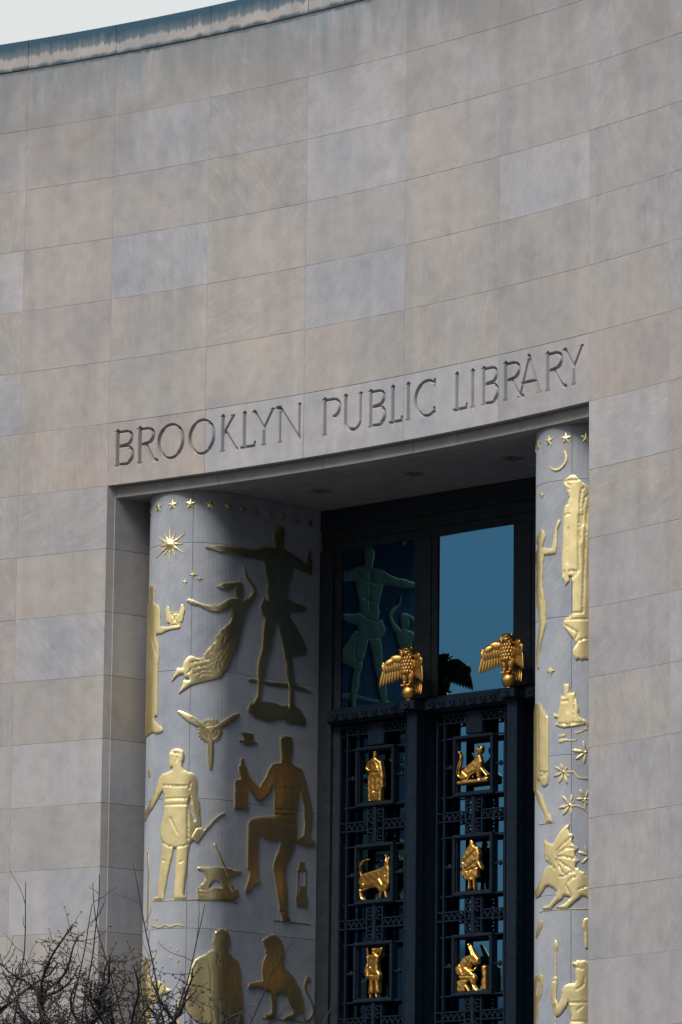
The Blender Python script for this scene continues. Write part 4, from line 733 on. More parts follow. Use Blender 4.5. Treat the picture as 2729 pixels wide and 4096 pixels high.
('blossom_relief','',1,0.03,0,[[(0.276,-12.713),(0.255,-12.673),(0.226,-12.628),(0.188,-12.596),(0.154,-12.581),(0.165,-12.614),(0.193,-12.653),(0.237,-12.687)],[(0.285,-12.712),(0.302,-12.679),(0.318,-12.637),(0.321,-12.597),(0.313,-12.569),(0.295,-12.592),(0.282,-12.63),(0.282,-12.674)],[(0.287,-12.718),(0.305,-12.711),(0.326,-12.7),(0.34,-12.686),(0.346,-12.672),(0.331,-12.676),(0.314,-12.686),(0.299,-12.703)],[(0.273,-12.724),(0.228,-12.723),(0.174,-12.725),(0.127,-12.741),(0.099,-12.76),(0.136,-12.767),(0.186,-12.764),(0.234,-12.744)],[(0.277,-12.73),(0.24,-12.757),(0.2,-12.793),(0.176,-12.833),(0.169,-12.866),(0.202,-12.851),(0.237,-12.818),(0.26,-12.771)],[(0.285,-12.73),(0.282,-12.762),(0.281,-12.801),(0.292,-12.835),(0.307,-12.856),(0.314,-12.832),(0.313,-12.797),(0.299,-12.76)],[(0.286,-12.724),(0.295,-12.736),(0.306,-12.749),(0.319,-12.758),(0.33,-12.761),(0.325,-12.751),(0.315,-12.74),(0.3,-12.731)],[(0.301,-12.722),(0.296,-12.734),(0.283,-12.738),(0.271,-12.733),(0.266,-12.721),(0.271,-12.709),(0.283,-12.705),(0.296,-12.71)],[(0.299,-12.734),(0.409,-12.752),(0.495,-12.796),(0.544,-12.859),(0.576,-12.903),(0.59,-12.892),(0.558,-12.848),(0.506,-12.782),(0.414,-12.735),(0.301,-12.716)]],[],[]),
('blossom_relief','',1,0.03,0,[[(0.499,-12.634),(0.49,-12.595),(0.475,-12.551),(0.451,-12.517),(0.427,-12.498),(0.428,-12.528),(0.443,-12.568),(0.472,-12.605)],[(0.506,-12.634),(0.526,-12.606),(0.546,-12.57),(0.553,-12.535),(0.551,-12.508),(0.532,-12.527),(0.516,-12.56),(0.509,-12.6)],[(0.495,-12.642),(0.462,-12.634),(0.423,-12.626),(0.387,-12.63),(0.362,-12.641),(0.387,-12.652),(0.423,-12.658),(0.462,-12.651)],[(0.5,-12.646),(0.485,-12.654),(0.468,-12.666),(0.457,-12.681),(0.453,-12.693),(0.465,-12.689),(0.48,-12.678),(0.492,-12.661)],[(0.509,-12.642),(0.533,-12.649),(0.56,-12.653),(0.585,-12.65),(0.602,-12.642),(0.585,-12.634),(0.56,-12.631),(0.533,-12.636)],[(0.505,-12.647),(0.507,-12.669),(0.511,-12.694),(0.521,-12.714),(0.532,-12.725),(0.534,-12.709),(0.529,-12.687),(0.517,-12.665)],[(0.52,-12.642),(0.515,-12.654),(0.504,-12.659),(0.492,-12.654),(0.487,-12.642),(0.492,-12.631),(0.503,-12.626),(0.515,-12.631)],[(0.495,-12.649),(0.492,-12.789),(0.509,-12.79),(0.512,-12.649)]],[],[]),
('blossom_relief','',1,0.03,0,[[(0.561,-13.443),(0.552,-13.405),(0.539,-13.361),(0.516,-13.327),(0.492,-13.309),(0.493,-13.339),(0.507,-13.377),(0.535,-13.414)],[(0.555,-13.448),(0.52,-13.425),(0.476,-13.402),(0.432,-13.393),(0.4,-13.397),(0.424,-13.419),(0.464,-13.439),(0.513,-13.446)],[(0.559,-13.458),(0.527,-13.478),(0.491,-13.504),(0.467,-13.536),(0.458,-13.563),(0.485,-13.553),(0.516,-13.528),(0.54,-13.491)],[(0.569,-13.444),(0.593,-13.418),(0.62,-13.385),(0.633,-13.35),(0.635,-13.323),(0.613,-13.34),(0.591,-13.37),(0.578,-13.409)],[(0.573,-13.451),(0.606,-13.46),(0.646,-13.466),(0.682,-13.46),(0.706,-13.449),(0.682,-13.438),(0.646,-13.434),(0.606,-13.442)],[(0.568,-13.458),(0.573,-13.488),(0.582,-13.523),(0.598,-13.55),(0.616,-13.565),(0.616,-13.542),(0.607,-13.511),(0.587,-13.482)],[(0.582,-13.451),(0.577,-13.463),(0.565,-13.468),(0.553,-13.463),(0.549,-13.452),(0.553,-13.44),(0.565,-13.435),(0.577,-13.44)]],[],[]),
('winged_beast_relief','gilded winged beast with ribbed bat wings',1,0.05,0,[[(-0.168,-13.196),(-0.087,-13.241),(-0.016,-13.273),(0.018,-13.275),(0.066,-13.195),(0.126,-13.109),(0.198,-13.037),(0.274,-12.995),(0.257,-13.065),(0.274,-13.123),(0.337,-13.163),(0.308,-13.213),(0.315,-13.271),(0.348,-13.31),(0.4,-13.33),(0.361,-13.399),(0.367,-13.45),(0.387,-13.489),(0.419,-13.512),(0.381,-13.546),(0.361,-13.616),(0.381,-13.635),(0.416,-13.626),(0.419,-13.655),(0.458,-13.684),(0.493,-13.687),(0.502,-13.719),(0.543,-13.757),(0.604,-13.832),(0.636,-13.959),(0.604,-14.023),(0.544,-14.052),(0.509,-14.024),(0.446,-14.017),(0.427,-14.049),(0.349,-14.105),(0.283,-14.166),(0.25,-14.2),(0.13,-14.198),(0.115,-14.179),(0.069,-14.176),(0.107,-14.159),(0.18,-14.15),(0.243,-14.102),(0.297,-14.059),(0.306,-14.034),(0.194,-14.011),(0.158,-14.066),(0.084,-14.101),(0.021,-14.148),(-0.021,-14.199),(-0.195,-14.196),(-0.195,-14.151),(-0.065,-14.142),(-0.004,-14.089),(0.061,-14.023),(0.076,-13.948),(0.02,-13.894),(-0.066,-13.853),(-0.143,-13.862),(-0.197,-13.915),(-0.269,-13.973),(-0.376,-13.998),(-0.448,-13.981),(-0.462,-13.896),(-0.343,-13.864),(-0.284,-13.793),(-0.233,-13.714),(-0.165,-13.637),(-0.095,-13.586),(-0.032,-13.565),(-0.077,-13.517),(-0.135,-13.487),(-0.167,-13.407)]],[],[[(0.082,-13.375),(0.178,-13.291),(0.324,-13.175)],[(0.09,-13.414),(0.213,-13.356),(0.387,-13.333)],[(0.09,-13.452),(0.213,-13.465),(0.413,-13.515)],[(0.082,-13.49),(0.214,-13.586),(0.355,-13.673)],[(0.067,-13.514),(0.143,-13.633),(0.221,-13.739)],[(0.235,-13.726),(0.302,-13.684),(0.355,-13.679)],[(0.242,-13.854),(0.296,-13.786),(0.375,-13.749)],[(0.235,-13.866),(0.27,-13.956),(0.306,-14.021)],[(0.414,-13.934),(0.54,-13.89)],[(0.128,-13.741),(0.214,-13.738)],[(-0.106,-13.444),(-0.032,-13.559),(0.067,-13.635)]]),
('ground_line_relief','',1,0.02,0,[[(-0.305,-14.226),(-0.204,-14.214),(-0.012,-14.209),(0.25,-14.213),(0.547,-14.216),(0.636,-14.217),(0.636,-14.208),(0.547,-14.207),(0.25,-14.204),(-0.012,-14.2),(-0.208,-14.205),(-0.313,-14.217)]],[],[]),
('torch_relief','',1,0.04,0,[[(0.472,-14.391),(0.497,-14.353),(0.548,-14.34),(0.605,-14.39),(0.598,-14.466),(0.56,-14.51),(0.561,-14.767),(0.504,-14.771),(0.494,-14.511),(0.469,-14.473)]],[],[]),
('club_relief','',1,0.03,0,[[(-0.354,-14.436),(-0.308,-14.364),(-0.229,-14.349),(-0.205,-14.366),(-0.228,-14.428),(-0.321,-14.529),(-0.429,-14.583),(-0.465,-14.554),(-0.408,-14.495)]],[],[]),
('loop_relief','',1,0.03,0,[[(-0.457,-15.134),(-0.348,-15.108),(-0.261,-15.109),(-0.189,-15.133),(-0.194,-15.243),(-0.234,-15.386),(-0.306,-15.489),(-0.327,-15.646),(-0.394,-15.802),(-0.391,-16.021),(-0.516,-16.012),(-0.534,-15.185)]],[[(-0.347,-15.181),(-0.274,-15.2),(-0.28,-15.269),(-0.345,-15.391),(-0.398,-15.399),(-0.39,-15.292)]],[]),
('spear_relief','',1,0.03,0,[[(0.059,-14.635),(0.092,-14.703),(0.094,-14.741),(0.075,-14.797),(0.072,-15.158),(0.045,-15.157),(0.04,-14.796),(0.023,-14.738),(0.027,-14.694)],[(0.048,-15.718),(0.045,-16.046),(0.067,-16.047),(0.07,-15.719)]],[],[]),
('spearman_relief','gilded crowned man holding a spear at the foot',1,0.05,0,[[(0.049,-15.154),(0.088,-15.171),(0.088,-15.247),(0.077,-15.329),(0.074,-15.48),(0.112,-15.57),(0.163,-15.458),(0.177,-15.358),(0.212,-15.296),(0.273,-15.272),(0.365,-15.265),(0.378,-15.224),(0.371,-15.154),(0.368,-15.123),(0.377,-15.079),(0.364,-15.015),(0.332,-15.002),(0.319,-14.964),(0.377,-14.971),(0.39,-14.94),(0.435,-14.95),(0.498,-14.941),(0.549,-14.962),(0.618,-14.984),(0.637,-15.109),(0.618,-15.236),(0.669,-15.298),(0.708,-15.423),(0.709,-16.052),(0.275,-16.053),(0.294,-15.836),(0.311,-15.739),(0.287,-15.613),(0.267,-15.505),(0.24,-15.58),(0.177,-15.66),(0.134,-15.709),(0.074,-15.726),(0.043,-15.668),(0.006,-15.571),(-0.011,-15.413),(-0.016,-15.318),(0.009,-15.186)]],[],[[(0.28,-15.543),(0.474,-15.533)],[(0.48,-15.533),(0.55,-15.539)],[(0.505,-15.174),(0.48,-15.3),(0.372,-15.362)],[(0.391,-15.646),(0.48,-15.59)],[(0.017,-15.225),(0.08,-15.228)],[(0.377,-15.041),(0.479,-15.067)],[(0.05,-15.567),(0.059,-15.668)],[(0.307,-15.808),(0.55,-15.816)]]),
]
STATUETTES=[
('dress_statuette',[(-2.14,-11.115),(-2.104,-11.084),(-2.043,-11.101),(-2.048,-11.179),(-2.057,-11.213),(-1.949,-11.278),(-1.917,-11.393),(-1.891,-11.53),(-1.9,-11.597),(-1.889,-11.688),(-1.928,-11.718),(-1.935,-11.92),(-2.231,-11.897),(-2.242,-11.501),(-2.206,-11.437),(-2.283,-11.397),(-2.29,-11.34),(-2.24,-11.253),(-2.148,-11.205),(-2.128,-11.173)],[[(-2.191,-11.438),(-1.978,-11.444)],[(-2.175,-11.507),(-2.179,-11.867)],[(-2.099,-11.513),(-2.096,-11.739),(-2.004,-11.746),(-2.001,-11.521)],[(-2.04,-11.293),(-1.978,-11.433)],[(-2.223,-11.323),(-2.163,-11.283)]],[[(-2.229,-11.356),(-2.199,-11.32),(-2.186,-11.382)]]),
('cat_statuette',[(-0.413,-11.796),(-0.414,-11.707),(-0.281,-11.718),(-0.37,-11.655),(-0.4,-11.586),(-0.386,-11.521),(-0.328,-11.415),(-0.305,-11.328),(-0.359,-11.268),(-0.403,-11.253),(-0.374,-11.233),(-0.315,-11.261),(-0.27,-11.353),(-0.284,-11.441),(-0.327,-11.548),(-0.326,-11.614),(-0.297,-11.639),(-0.268,-11.553),(-0.18,-11.505),(-0.063,-11.437),(0.025,-11.378),(0.054,-11.336),(0.018,-11.267),(0.024,-11.201),(0.068,-11.227),(0.112,-11.226),(0.147,-11.207),(0.165,-11.246),(0.157,-11.312),(0.113,-11.341),(0.158,-11.456),(0.144,-11.543),(0.217,-11.615),(0.276,-11.664),(0.263,-11.784),(-0.089,-11.789)],[[(-0.414,-11.714),(0.262,-11.707)],[(-0.149,-11.651),(-0.238,-11.577)],[(0.071,-11.559),(0.057,-11.69)],[(0.115,-11.563),(0.174,-11.678)],[(0.054,-11.359),(0.142,-11.344)]],[[(-0.155,-11.706),(-0.096,-11.645),(0.027,-11.604),(0.045,-11.716)],[(0.103,-11.61),(0.138,-11.604),(0.209,-11.685),(0.11,-11.721)]]),
('ox_statuette',[(-2.362,-13.436),(-2.409,-13.332),(-2.426,-13.275),(-2.381,-13.211),(-2.418,-13.141),(-2.413,-13.086),(-2.368,-13.044),(-2.415,-12.94),(-2.401,-12.851),(-2.341,-12.799),(-2.219,-12.785),(-2.203,-12.802),(-2.31,-12.824),(-2.37,-12.876),(-2.378,-12.965),(-2.353,-13.034),(-2.262,-12.995),(-2.11,-12.972),(-1.958,-12.949),(-1.868,-12.911),(-1.869,-12.844),(-1.839,-12.801),(-1.864,-12.743),(-1.834,-12.739),(-1.808,-12.825),(-1.779,-12.772),(-1.757,-12.807),(-1.762,-12.918),(-1.746,-12.986),(-1.743,-13.209),(-1.788,-13.273),(-1.817,-13.315),(-1.786,-13.429),(-1.846,-13.436),(-1.868,-13.334),(-1.908,-13.343),(-1.937,-13.437),(-1.988,-13.433),(-1.968,-13.317),(-2.045,-13.256),(-2.197,-13.246),(-2.334,-13.304),(-2.317,-13.372),(-2.262,-13.431)],[[(-1.927,-12.973),(-1.956,-13.105),(-1.894,-13.199)],[(-2.349,-13.258),(-2.076,-13.209)],[(-1.806,-12.982),(-1.835,-13.069)],[(-2.261,-13.062),(-2.29,-13.172)]],[]),
('cloaked_man_statuette',[(-0.097,-12.649),(-0.053,-12.624),(-0.017,-12.666),(0.001,-12.733),(0.08,-12.761),(0.119,-12.873),(0.111,-12.982),(0.17,-13.096),(0.156,-13.135),(0.112,-13.092),(0.073,-13.046),(0.084,-13.233),(0.025,-13.251),(0.035,-13.426),(-0.017,-13.434),(-0.033,-13.279),(-0.077,-13.277),(-0.07,-13.387),(-0.105,-13.433),(-0.14,-13.426),(-0.121,-13.274),(-0.194,-13.264),(-0.209,-13.224),(-0.254,-13.21),(-0.262,-12.89),(-0.198,-12.818),(-0.155,-12.755),(-0.111,-12.725)],[[(-0.196,-13.093),(0.038,-12.977)],[(-0.226,-12.981),(0.007,-12.821)],[(-0.137,-13.119),(0.082,-13.068)],[(-0.209,-13.224),(-0.212,-12.938)],[(-0.049,-13.103),(-0.048,-13.235)]],[]),
('rifleman_statuette',[(-2.221,-14.17),(-2.197,-14.171),(-2.189,-14.294),(-2.108,-14.265),(-2.13,-14.186),(-2.094,-14.166),(-2.018,-14.182),(-1.882,-14.167),(-1.872,-14.201),(-1.911,-14.288),(-1.955,-14.329),(-1.975,-14.439),(-1.968,-14.528),(-1.922,-14.597),(-1.936,-14.685),(-1.966,-14.706),(-1.939,-14.884),(-1.993,-14.893),(-1.968,-14.971),(-2.023,-14.968),(-2.039,-14.879),(-2.056,-14.701),(-2.08,-14.722),(-2.069,-14.889),(-2.114,-14.897),(-2.107,-14.964),(-2.18,-14.972),(-2.15,-14.907),(-2.19,-14.893),(-2.163,-14.673),(-2.224,-14.659),(-2.27,-14.601),(-2.266,-14.468),(-2.218,-14.426)],[[(-2.179,-14.583),(-1.967,-14.606)],[(-2.189,-14.294),(-2.179,-14.561)],[(-2.061,-14.346),(-2.12,-14.476)],[(-2.017,-14.215),(-2.062,-14.246)]],[[(-2.017,-14.27),(-1.948,-14.219),(-1.971,-14.295)]]),
('seated_statuette',[(-0.142,-14.225),(-0.099,-14.216),(-0.025,-14.308),(0.034,-14.387),(0.108,-14.468),(0.114,-14.544),(0.05,-14.563),(0.022,-14.637),(-0.037,-14.656),(0.037,-14.725),(0.052,-14.769),(0.009,-14.854),(0.082,-14.934),(0.169,-14.917),(0.154,-14.818),(0.182,-14.755),(0.167,-14.667),(0.152,-14.59),(0.196,-14.564),(0.26,-14.585),(0.26,-14.629),(0.269,-14.716),(0.271,-14.965),(-0.005,-14.973),(-0.035,-14.874),(-0.094,-14.794),(-0.137,-14.846),(-0.063,-14.959),(-0.107,-14.968),(-0.157,-14.911),(-0.165,-14.976),(-0.341,-14.971),(-0.343,-14.781),(-0.284,-14.762),(-0.358,-14.682),(-0.388,-14.604),(-0.374,-14.561),(-0.301,-14.532),(-0.243,-14.448),(-0.155,-14.409),(-0.068,-14.393),(-0.098,-14.325)],[[(-0.096,-14.5),(-0.154,-14.584),(-0.066,-14.643)],[(-0.328,-14.771),(-0.123,-14.771)],[(-0.084,-14.261),(-0.01,-14.396)],[(-0.272,-14.534),(-0.212,-14.69)],[(-0.343,-14.705),(-0.007,-14.723)]],[[(-0.037,-14.547),(0.05,-14.573),(-0.013,-14.635),(-0.072,-14.61)],[(0.051,-14.682),(0.144,-14.644),(0.156,-14.753),(0.096,-14.891),(0.052,-14.835),(0.075,-14.749)]]),
]

PIERLAB = {-1: 'rounded limestone pier left of the doors, gilded with flying woman, smith and lion',
           1: 'rounded limestone pier right of the doors, gilded with hooded figure and winged beast'}
piers = {}
QN = PR*PI/2
for side in (-1, 1):
    pr = empty('entrance_pier', w3((side*PCX, PCY, ZG)), PIERLAB[side], 'pier', 'rounded piers flanking the doorway')
    piers[side] = pr
    # inner core
    core = MB()
    n = 20
    plan = [pier_pt(side, QN+2.2, 0, -.02)[:2]]+[pier_pt(side, QN-2*QN*i/n, 0, -.02)[:2] for i in range(n+1)]+[pier_pt(side, -QN-2.2, 0, -.02)[:2]]
    m = len(plan)
    core.poly([(x, y, ZG) for x, y in plan]+[(x, y, -7.178) for x, y in plan],
              [(i, (i+1) % m, m+(i+1) % m, m+i) for i in range(m)])
    core.make('pier_core', M['mortar'], pr)
    zj = [-7.176, -8, -10, -12, -14, -16, -18, -20, -22, ZG]
    q = PR*PI/2
    cuts = [[-q-1.98, -.62, .514, 1.86, q+1.98], [-q-1.98, -1.0, .514, 1.35, 2.3, q+1.98]]
    for r in range(len(zj)-1):
        ct = cuts[r % 2] if side < 0 else [-q-1.98, -2.2, -.9, .30, 1.1, q+1.98] if r % 2 else [-q-1.98, -1.5, .30, 1.3, q+1.98]
        for a, b in zip(ct[:-1], ct[1:]):
            t0, t1, z0, z1 = a+.0022, b-.0022, zj[r+1]+.0022, zj[r]-.0022
            n = max(2, int((t1-t0)/.07)); V = []; F = []; e = .0035; pd = random.uniform(-.001, .001)
            for h, ee in ((pd, e), (pd-e, 0), (-.05, 0)):
                for i in range(n+1):
                    t = t0+ee+(t1-t0-2*ee)*i/n
                    V.append(pier_pt(side, t, z0+ee, h)); V.append(pier_pt(side, t, z1-ee, h))
            w = 2*(n+1)
            for i in range(n):
                F.append((2*i, 2*i+2, 2*i+3, 2*i+1))
                for k in (0, w):
                    F.append((k+2*i, k+w+2*i, k+w+2*i+2, k+2*i+2)); F.append((k+2*i+1, k+2*i+3, k+w+2*i+3, k+w+2*i+1))
            for k in (0, w):
                F.append((k, k+1, k+w+1, k+w)); F.append((k+2*n, k+w+2*n, k+w+2*n+1, k+2*n+1))
            o = add_u('pier_stone', V, F, M['pier'], pr)
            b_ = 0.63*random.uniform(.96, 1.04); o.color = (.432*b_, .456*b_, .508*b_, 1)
    # band of stars under the ceiling
    for i in range(-8 if side > 0 else -3, 10 if side < 0 else 5):
        t = (.166 if side < 0 else .204)+.3055*i
        if abs(t) > q+1.9: continue
        pts = []
        for k in range(10):
            a = PI/2+k*PI/5; r = .092 if k % 2 == 0 else .036
            pts.append((t+r*math.cos(a), -7.39+r*math.sin(a)))
        relief('star_relief', '', side, .05, 1, [pts], [], [], pr)

for it in RELIEFS:
    relief(*it, piers[it[2]])

# ------------------------------------------------------------------ bronze door screen
scr = empty('door_screen', w3((0, 2.7, ZG)), 'dark bronze door screen with tinted glass panes and ornamental grilles', 'door')
YG = 2.92
# head and side frames
m = MB(); m.box(-3.26, 3.26, 2.68, 3.05, -7.50, -7.16, .01); m.make('head_beam', M['bronze2'], scr)
m = MB(); m.box(-3.26, 3.26, 2.71, 3.05, -7.70, -7.502, .01); m.make('head_step', M['bronze2'], scr)
m = MB(); m.box(-3.26, 3.26, 2.735, 3.05, -7.845, -7.702, .008); m.make('transom_head', M['bronze2'], scr)
for sd in (-1, 1):
    x0, x1 = sorted((sd*3.26, sd*2.98))
    m = MB(); m.box(x0, x1, 2.68, 3.05, ZG, -7.845, .01); m.make('side_frame', M['bronze2'], scr)
    x0, x1 = sorted((sd*2.978, sd*2.83))
    m = MB(); m.box(x0, x1, 2.735, 3.05, ZG, -7.845, .008); m.make('side_frame_step', M['bronze2'], scr)
m = MB(); m.box(-3.3, 3.3, 3.07, 3.12, ZG, -7.0); m.make('backing_panel', M['bronze2'], scr)  # unseen panel, added to stop sky light leaking through gaps
MX = 1.025
for sd in (-1, 1):
    m = MB(); m.box(sd*MX-.248, sd*MX+.248, 2.735, 3.0, -10.36, -7.845, .006); m.box(sd*MX-.12, sd*MX+.12, 2.715, 2.7345, -10.36, -7.845, .006); m.make('transom_mullion', M['bronze2'], scr)
    m = MB(); m.box(sd*MX-.105, sd*MX+.105, 2.43, 2.60, ZG, -10.60, .012)
    m.box(sd*MX-.085, sd*MX+.085, 2.60, 3.0, ZG, -10.60)
    m.make('door_mullion', M['bronze'], scr)
    m = MB(); m.box(sd*MX-.145, sd*MX+.145, 2.32, 2.62, -10.598, -10.465, .01); m.ring(sd*MX-.0, -10.532, .022, .05, 2.30, 2.33); m.make('owl_bracket', M['bronze'], scr)
BX = [-2 * MX, 0.0, 2 * MX]
for b in BX:
    V = [(b-.79, 2.76, -10.42), (b+.79, 2.76, -10.42), (b+.79, 2.76, -7.83), (b-.79, 2.76, -7.83)]
    add_u('transom_pane', V+[(x, y+.015, z) for x, y, z in V], [(0, 1, 2, 3), (7, 6, 5, 4), (0, 4, 5, 1), (1, 5, 6, 2), (2, 6, 7, 3), (3, 7, 4, 0)], M['glass'], scr)
    V = [(b-.94, YG, ZG+.1), (b+.94, YG, ZG+.1), (b+.94, YG, -10.60), (b-.94, YG, -10.60)]
    add_u('door_pane', V+[(x, y+.015, z) for x, y, z in V], [(0, 1, 2, 3), (7, 6, 5, 4), (0, 4, 5, 1), (1, 5, 6, 2), (2, 6, 7, 3), (3, 7, 4, 0)], M['glass'], scr)

# meshes shared by the three bays (built about x = 0)
def shared(name, fn, mat, smooth=False):
    m = MB(); fn(m)
    return me_from(name, [(v[0]*U, v[1]*U, v[2]*U) for v in m.v], m.f, mat, smooth)
def put(name, me, x, z, parent=scr):
    return child(name, me, parent, (x*U, 0, z*U+ZO))
GY0, GY1 = 2.74, 2.82
def f_sill(m):
    m.poly([(-.92, 2.60, -.02), (.92, 2.60, -.02), (.92, 2.80, .055), (-.92, 2.80, .055), (-.92, 2.60, -.06), (.92, 2.60, -.06), (.92, 2.80, -.06), (-.92, 2.80, -.06)],
           [(0, 1, 2, 3), (4, 5, 1, 0), (5, 6, 2, 1), (7, 4, 0, 3), (7, 6, 5, 4), (6, 7, 3, 2)])
def f_corn(m): m.box(-.918, .918, 2.57, 2.88, -.075, .075, .012); m.box(-.916, .916, 2.62, 2.86, -.10, -.076)
def f_ros(m):
    m.ring(0, 0, .034, .062, 2.535, 2.575, 0, 2*PI, 12); m.sphere((0, 2.555, 0), (.024, .024, .024), 8, 6); m.ring(.035, -.035, .026, .044, 2.55, 2.575, -1.2, 2.2, 6)
def f_frame(m):
    w, h = .41, .47
    for x0, x1, z0, z1 in ((-w, w, h-.055, h), (-w, w, -h, -h+.055), (-w, -w+.055, -h+.055, h-.055), (w-.055, w, -h+.055, h-.055)):
        m.box(x0, x1, 2.69, 2.83, z0, z1, .012)
    w2, h2 = w-.075, h-.075
    for x0, x1, z0, z1 in ((-w2-.02, w2+.02, h2, h2+.02), (-w2-.02, w2+.02, -h2-.02, -h2), (-w2-.02, -w2, -h2, h2), (w2, w2+.02, -h2, h2)):
        m.box(x0, x1, 2.73, 2.80, z0, z1)
    for sx in (-1, 1):
        m.box(min(sx*.41, sx*.62), max(sx*.41, sx*.62), 2.75, 2.79, -.014, .014)
        m.box(min(sx*.41, sx*.70), max(sx*.41, sx*.70), 2.76, 2.79, h-.03, h-.008)
        m.box(min(sx*.41, sx*.70), max(sx*.41, sx*.70), 2.76, 2.79, -h+.008, -h+.03)
        m.sphere((sx*.515, 2.77, 0), (.035, .035, .045), 8, 6)
def f_strut(m):
    w, h = .165, .285
    m.box(-.035, .035, 2.71, 2.80, -h, h, .008)
    for sx in (-1, 1):
        m.box(sx*w-.014, sx*w+.014, 2.73, 2.80, -h, h)
        for zc in (-.205, -.09, .09, .205):
            m.ring(sx*.095, zc, .026, .046, 2.72, 2.78, .3, 5.2, 9)
            m.ring(sx*.07, zc+.055*(1 if zc > 0 else -1), .02, .034, 2.73, 2.78, 0, PI, 5)
    m.box(-w, w, 2.73, 2.79, h-.02, h); m.box(-w, w, 2.73, 2.79, -h, -h+.02)
def f_band(m, x0=.165, x1=.77, h=.077, n=4):
    m.box(x0, x1, 2.735, 2.80, h-.02, h); m.box(x0, x1, 2.735, 2.80, -h, -h+.02)
    d = (x1-x0-.15)/n
    for i in range(n):
        a = x0+d*i
        m.bar((a, -h+.02), (a+d/2, h-.02), .022, 2.745, 2.79); m.bar((a+d/2, h-.02), (a+d, -h+.02), .022, 2.745, 2.79)
    m.box(x1-.155, x1-.13, 2.735, 2.80, -h, h)
def f_bandL(m):
    q = MB(); f_band(q); m.v = [(-x, y, z) for x, y, z in q.v]; m.f = [tuple(reversed(t)) for t in q.f]
def f_stile(m):
    L = ZG+10.7
    m.box(-.016, .016, 2.74, 2.80, L, 0)
def f_drop(m): m.box(-.168, .168, 2.72, 2.80, -.36, 0, .01)
me_sill = shared('sill', f_sill, M['bronze']); me_corn = shared('cornice', f_corn, M['bronze']); me_ros = shared('rosette', f_ros, M['bronze'])
me_frame = shared('figure_frame', f_frame, M['bronze']); me_strut = shared('scroll_panel', f_strut, M['bronze'])
me_band = shared('zigzag_band', f_band, M['bronze']); me_bandL = shared('zigzag_band', f_bandL, M['bronze'])
me_stile = shared('stile', f_stile, M['bronze']); me_drop = shared('drop_panel', f_drop, M['bronze'])
PITCH = 1.526
for b in BX:
    put('sill', me_sill, b, -10.40)
    co = put('cornice', me_corn, b, -10.53)
    for i in range(8):
        put('rosette', me_ros, b-.74+.211*i, -10.53, co)
    put('zigzag_band', me_band, b, -10.75); put('zigzag_band', me_bandL, b, -10.75)
    put('drop_panel', me_drop, b, -10.655)
    for sx in (-1, 1):
        put('stile', me_stile, b+sx*.77, -10.65); put('stile', me_stile, b+sx*.62, -10.651)
    for k in range(8):
        zc = -11.505-PITCH*k
        put('figure_frame', me_frame, b, zc)
        zs = zc-.763
        if zs-.3 < ZG: break
        put('scroll_panel', me_strut, b, zs)
        put('zigzag_band', me_band, b, zs); put('zigzag_band', me_bandL, b, zs)

# ------------------------------------------------------------------ gilded statuettes in the frames
SLAB = {'dress_statuette': ('gilded statuette of a woman in a long dress, hand on hip, in the grille', 'statuette'),
        'cat_statuette': ('gilded statuette of a sitting cat with curled tail on a ledge', 'statuette'),
        'ox_statuette': ('gilded statuette of a horned ox with raised tail', 'statuette'),
        'cloaked_man_statuette': ('gilded statuette of a standing man wrapped in a cloak', 'statuette'),
        'rifleman_statuette': ('gilded statuette of a man shading his eyes, rifle on shoulder', 'statuette'),
        'seated_statuette': ('gilded statuette of a seated long-eared figure beside a small doll', 'statuette')}
for nm, pl, cr, hl in STATUETTES:
    v, f, rim, d, dc = field([pl], hl, cr, .0095)
    h = .014+.046*np.sqrt(1-(1-np.minimum(d/.042, 1))**2)
    h = np.maximum(h-.028*np.exp(-(dc/.0075)**2)*np.minimum(d/.012, 1), .002)
    h += .0016*np.sin(v[:, 1]*60+np.sin(v[:, 0]*45)*1.5)*np.minimum(d/.04, 1)
    YC = 2.785
    nv = len(v)
    V = [(float(p[0]), YC-float(k)*1.0, float(p[1])) for p, k in zip(v, h)]+[(float(p[0]), YC+max(float(k)*.55, .006), float(p[1])) for p, k in zip(v, h)]
    F = [tuple(t) for t in f.tolist()]+[tuple(i+nv for i in reversed(t)) for t in f.tolist()]
    F += [(a, a+nv, b_+nv, b_) for a, b_ in rim]
    W = [w3(p) for p in V]; zmin = min(p[2] for p in W); xm = sum(p[0] for p in W)/len(W)
    loc = (xm, YC*U, zmin)
    o = bpy.data.objects.new(nm, me_from(nm, [(p[0]-loc[0], p[1]-loc[1], p[2]-loc[2]) for p in W], F, M['amber'], True)); COL.objects.link(o)
    o.location = loc
    tag(o, SLAB[nm][0], SLAB[nm][1], 'gilded figures in the door grille')

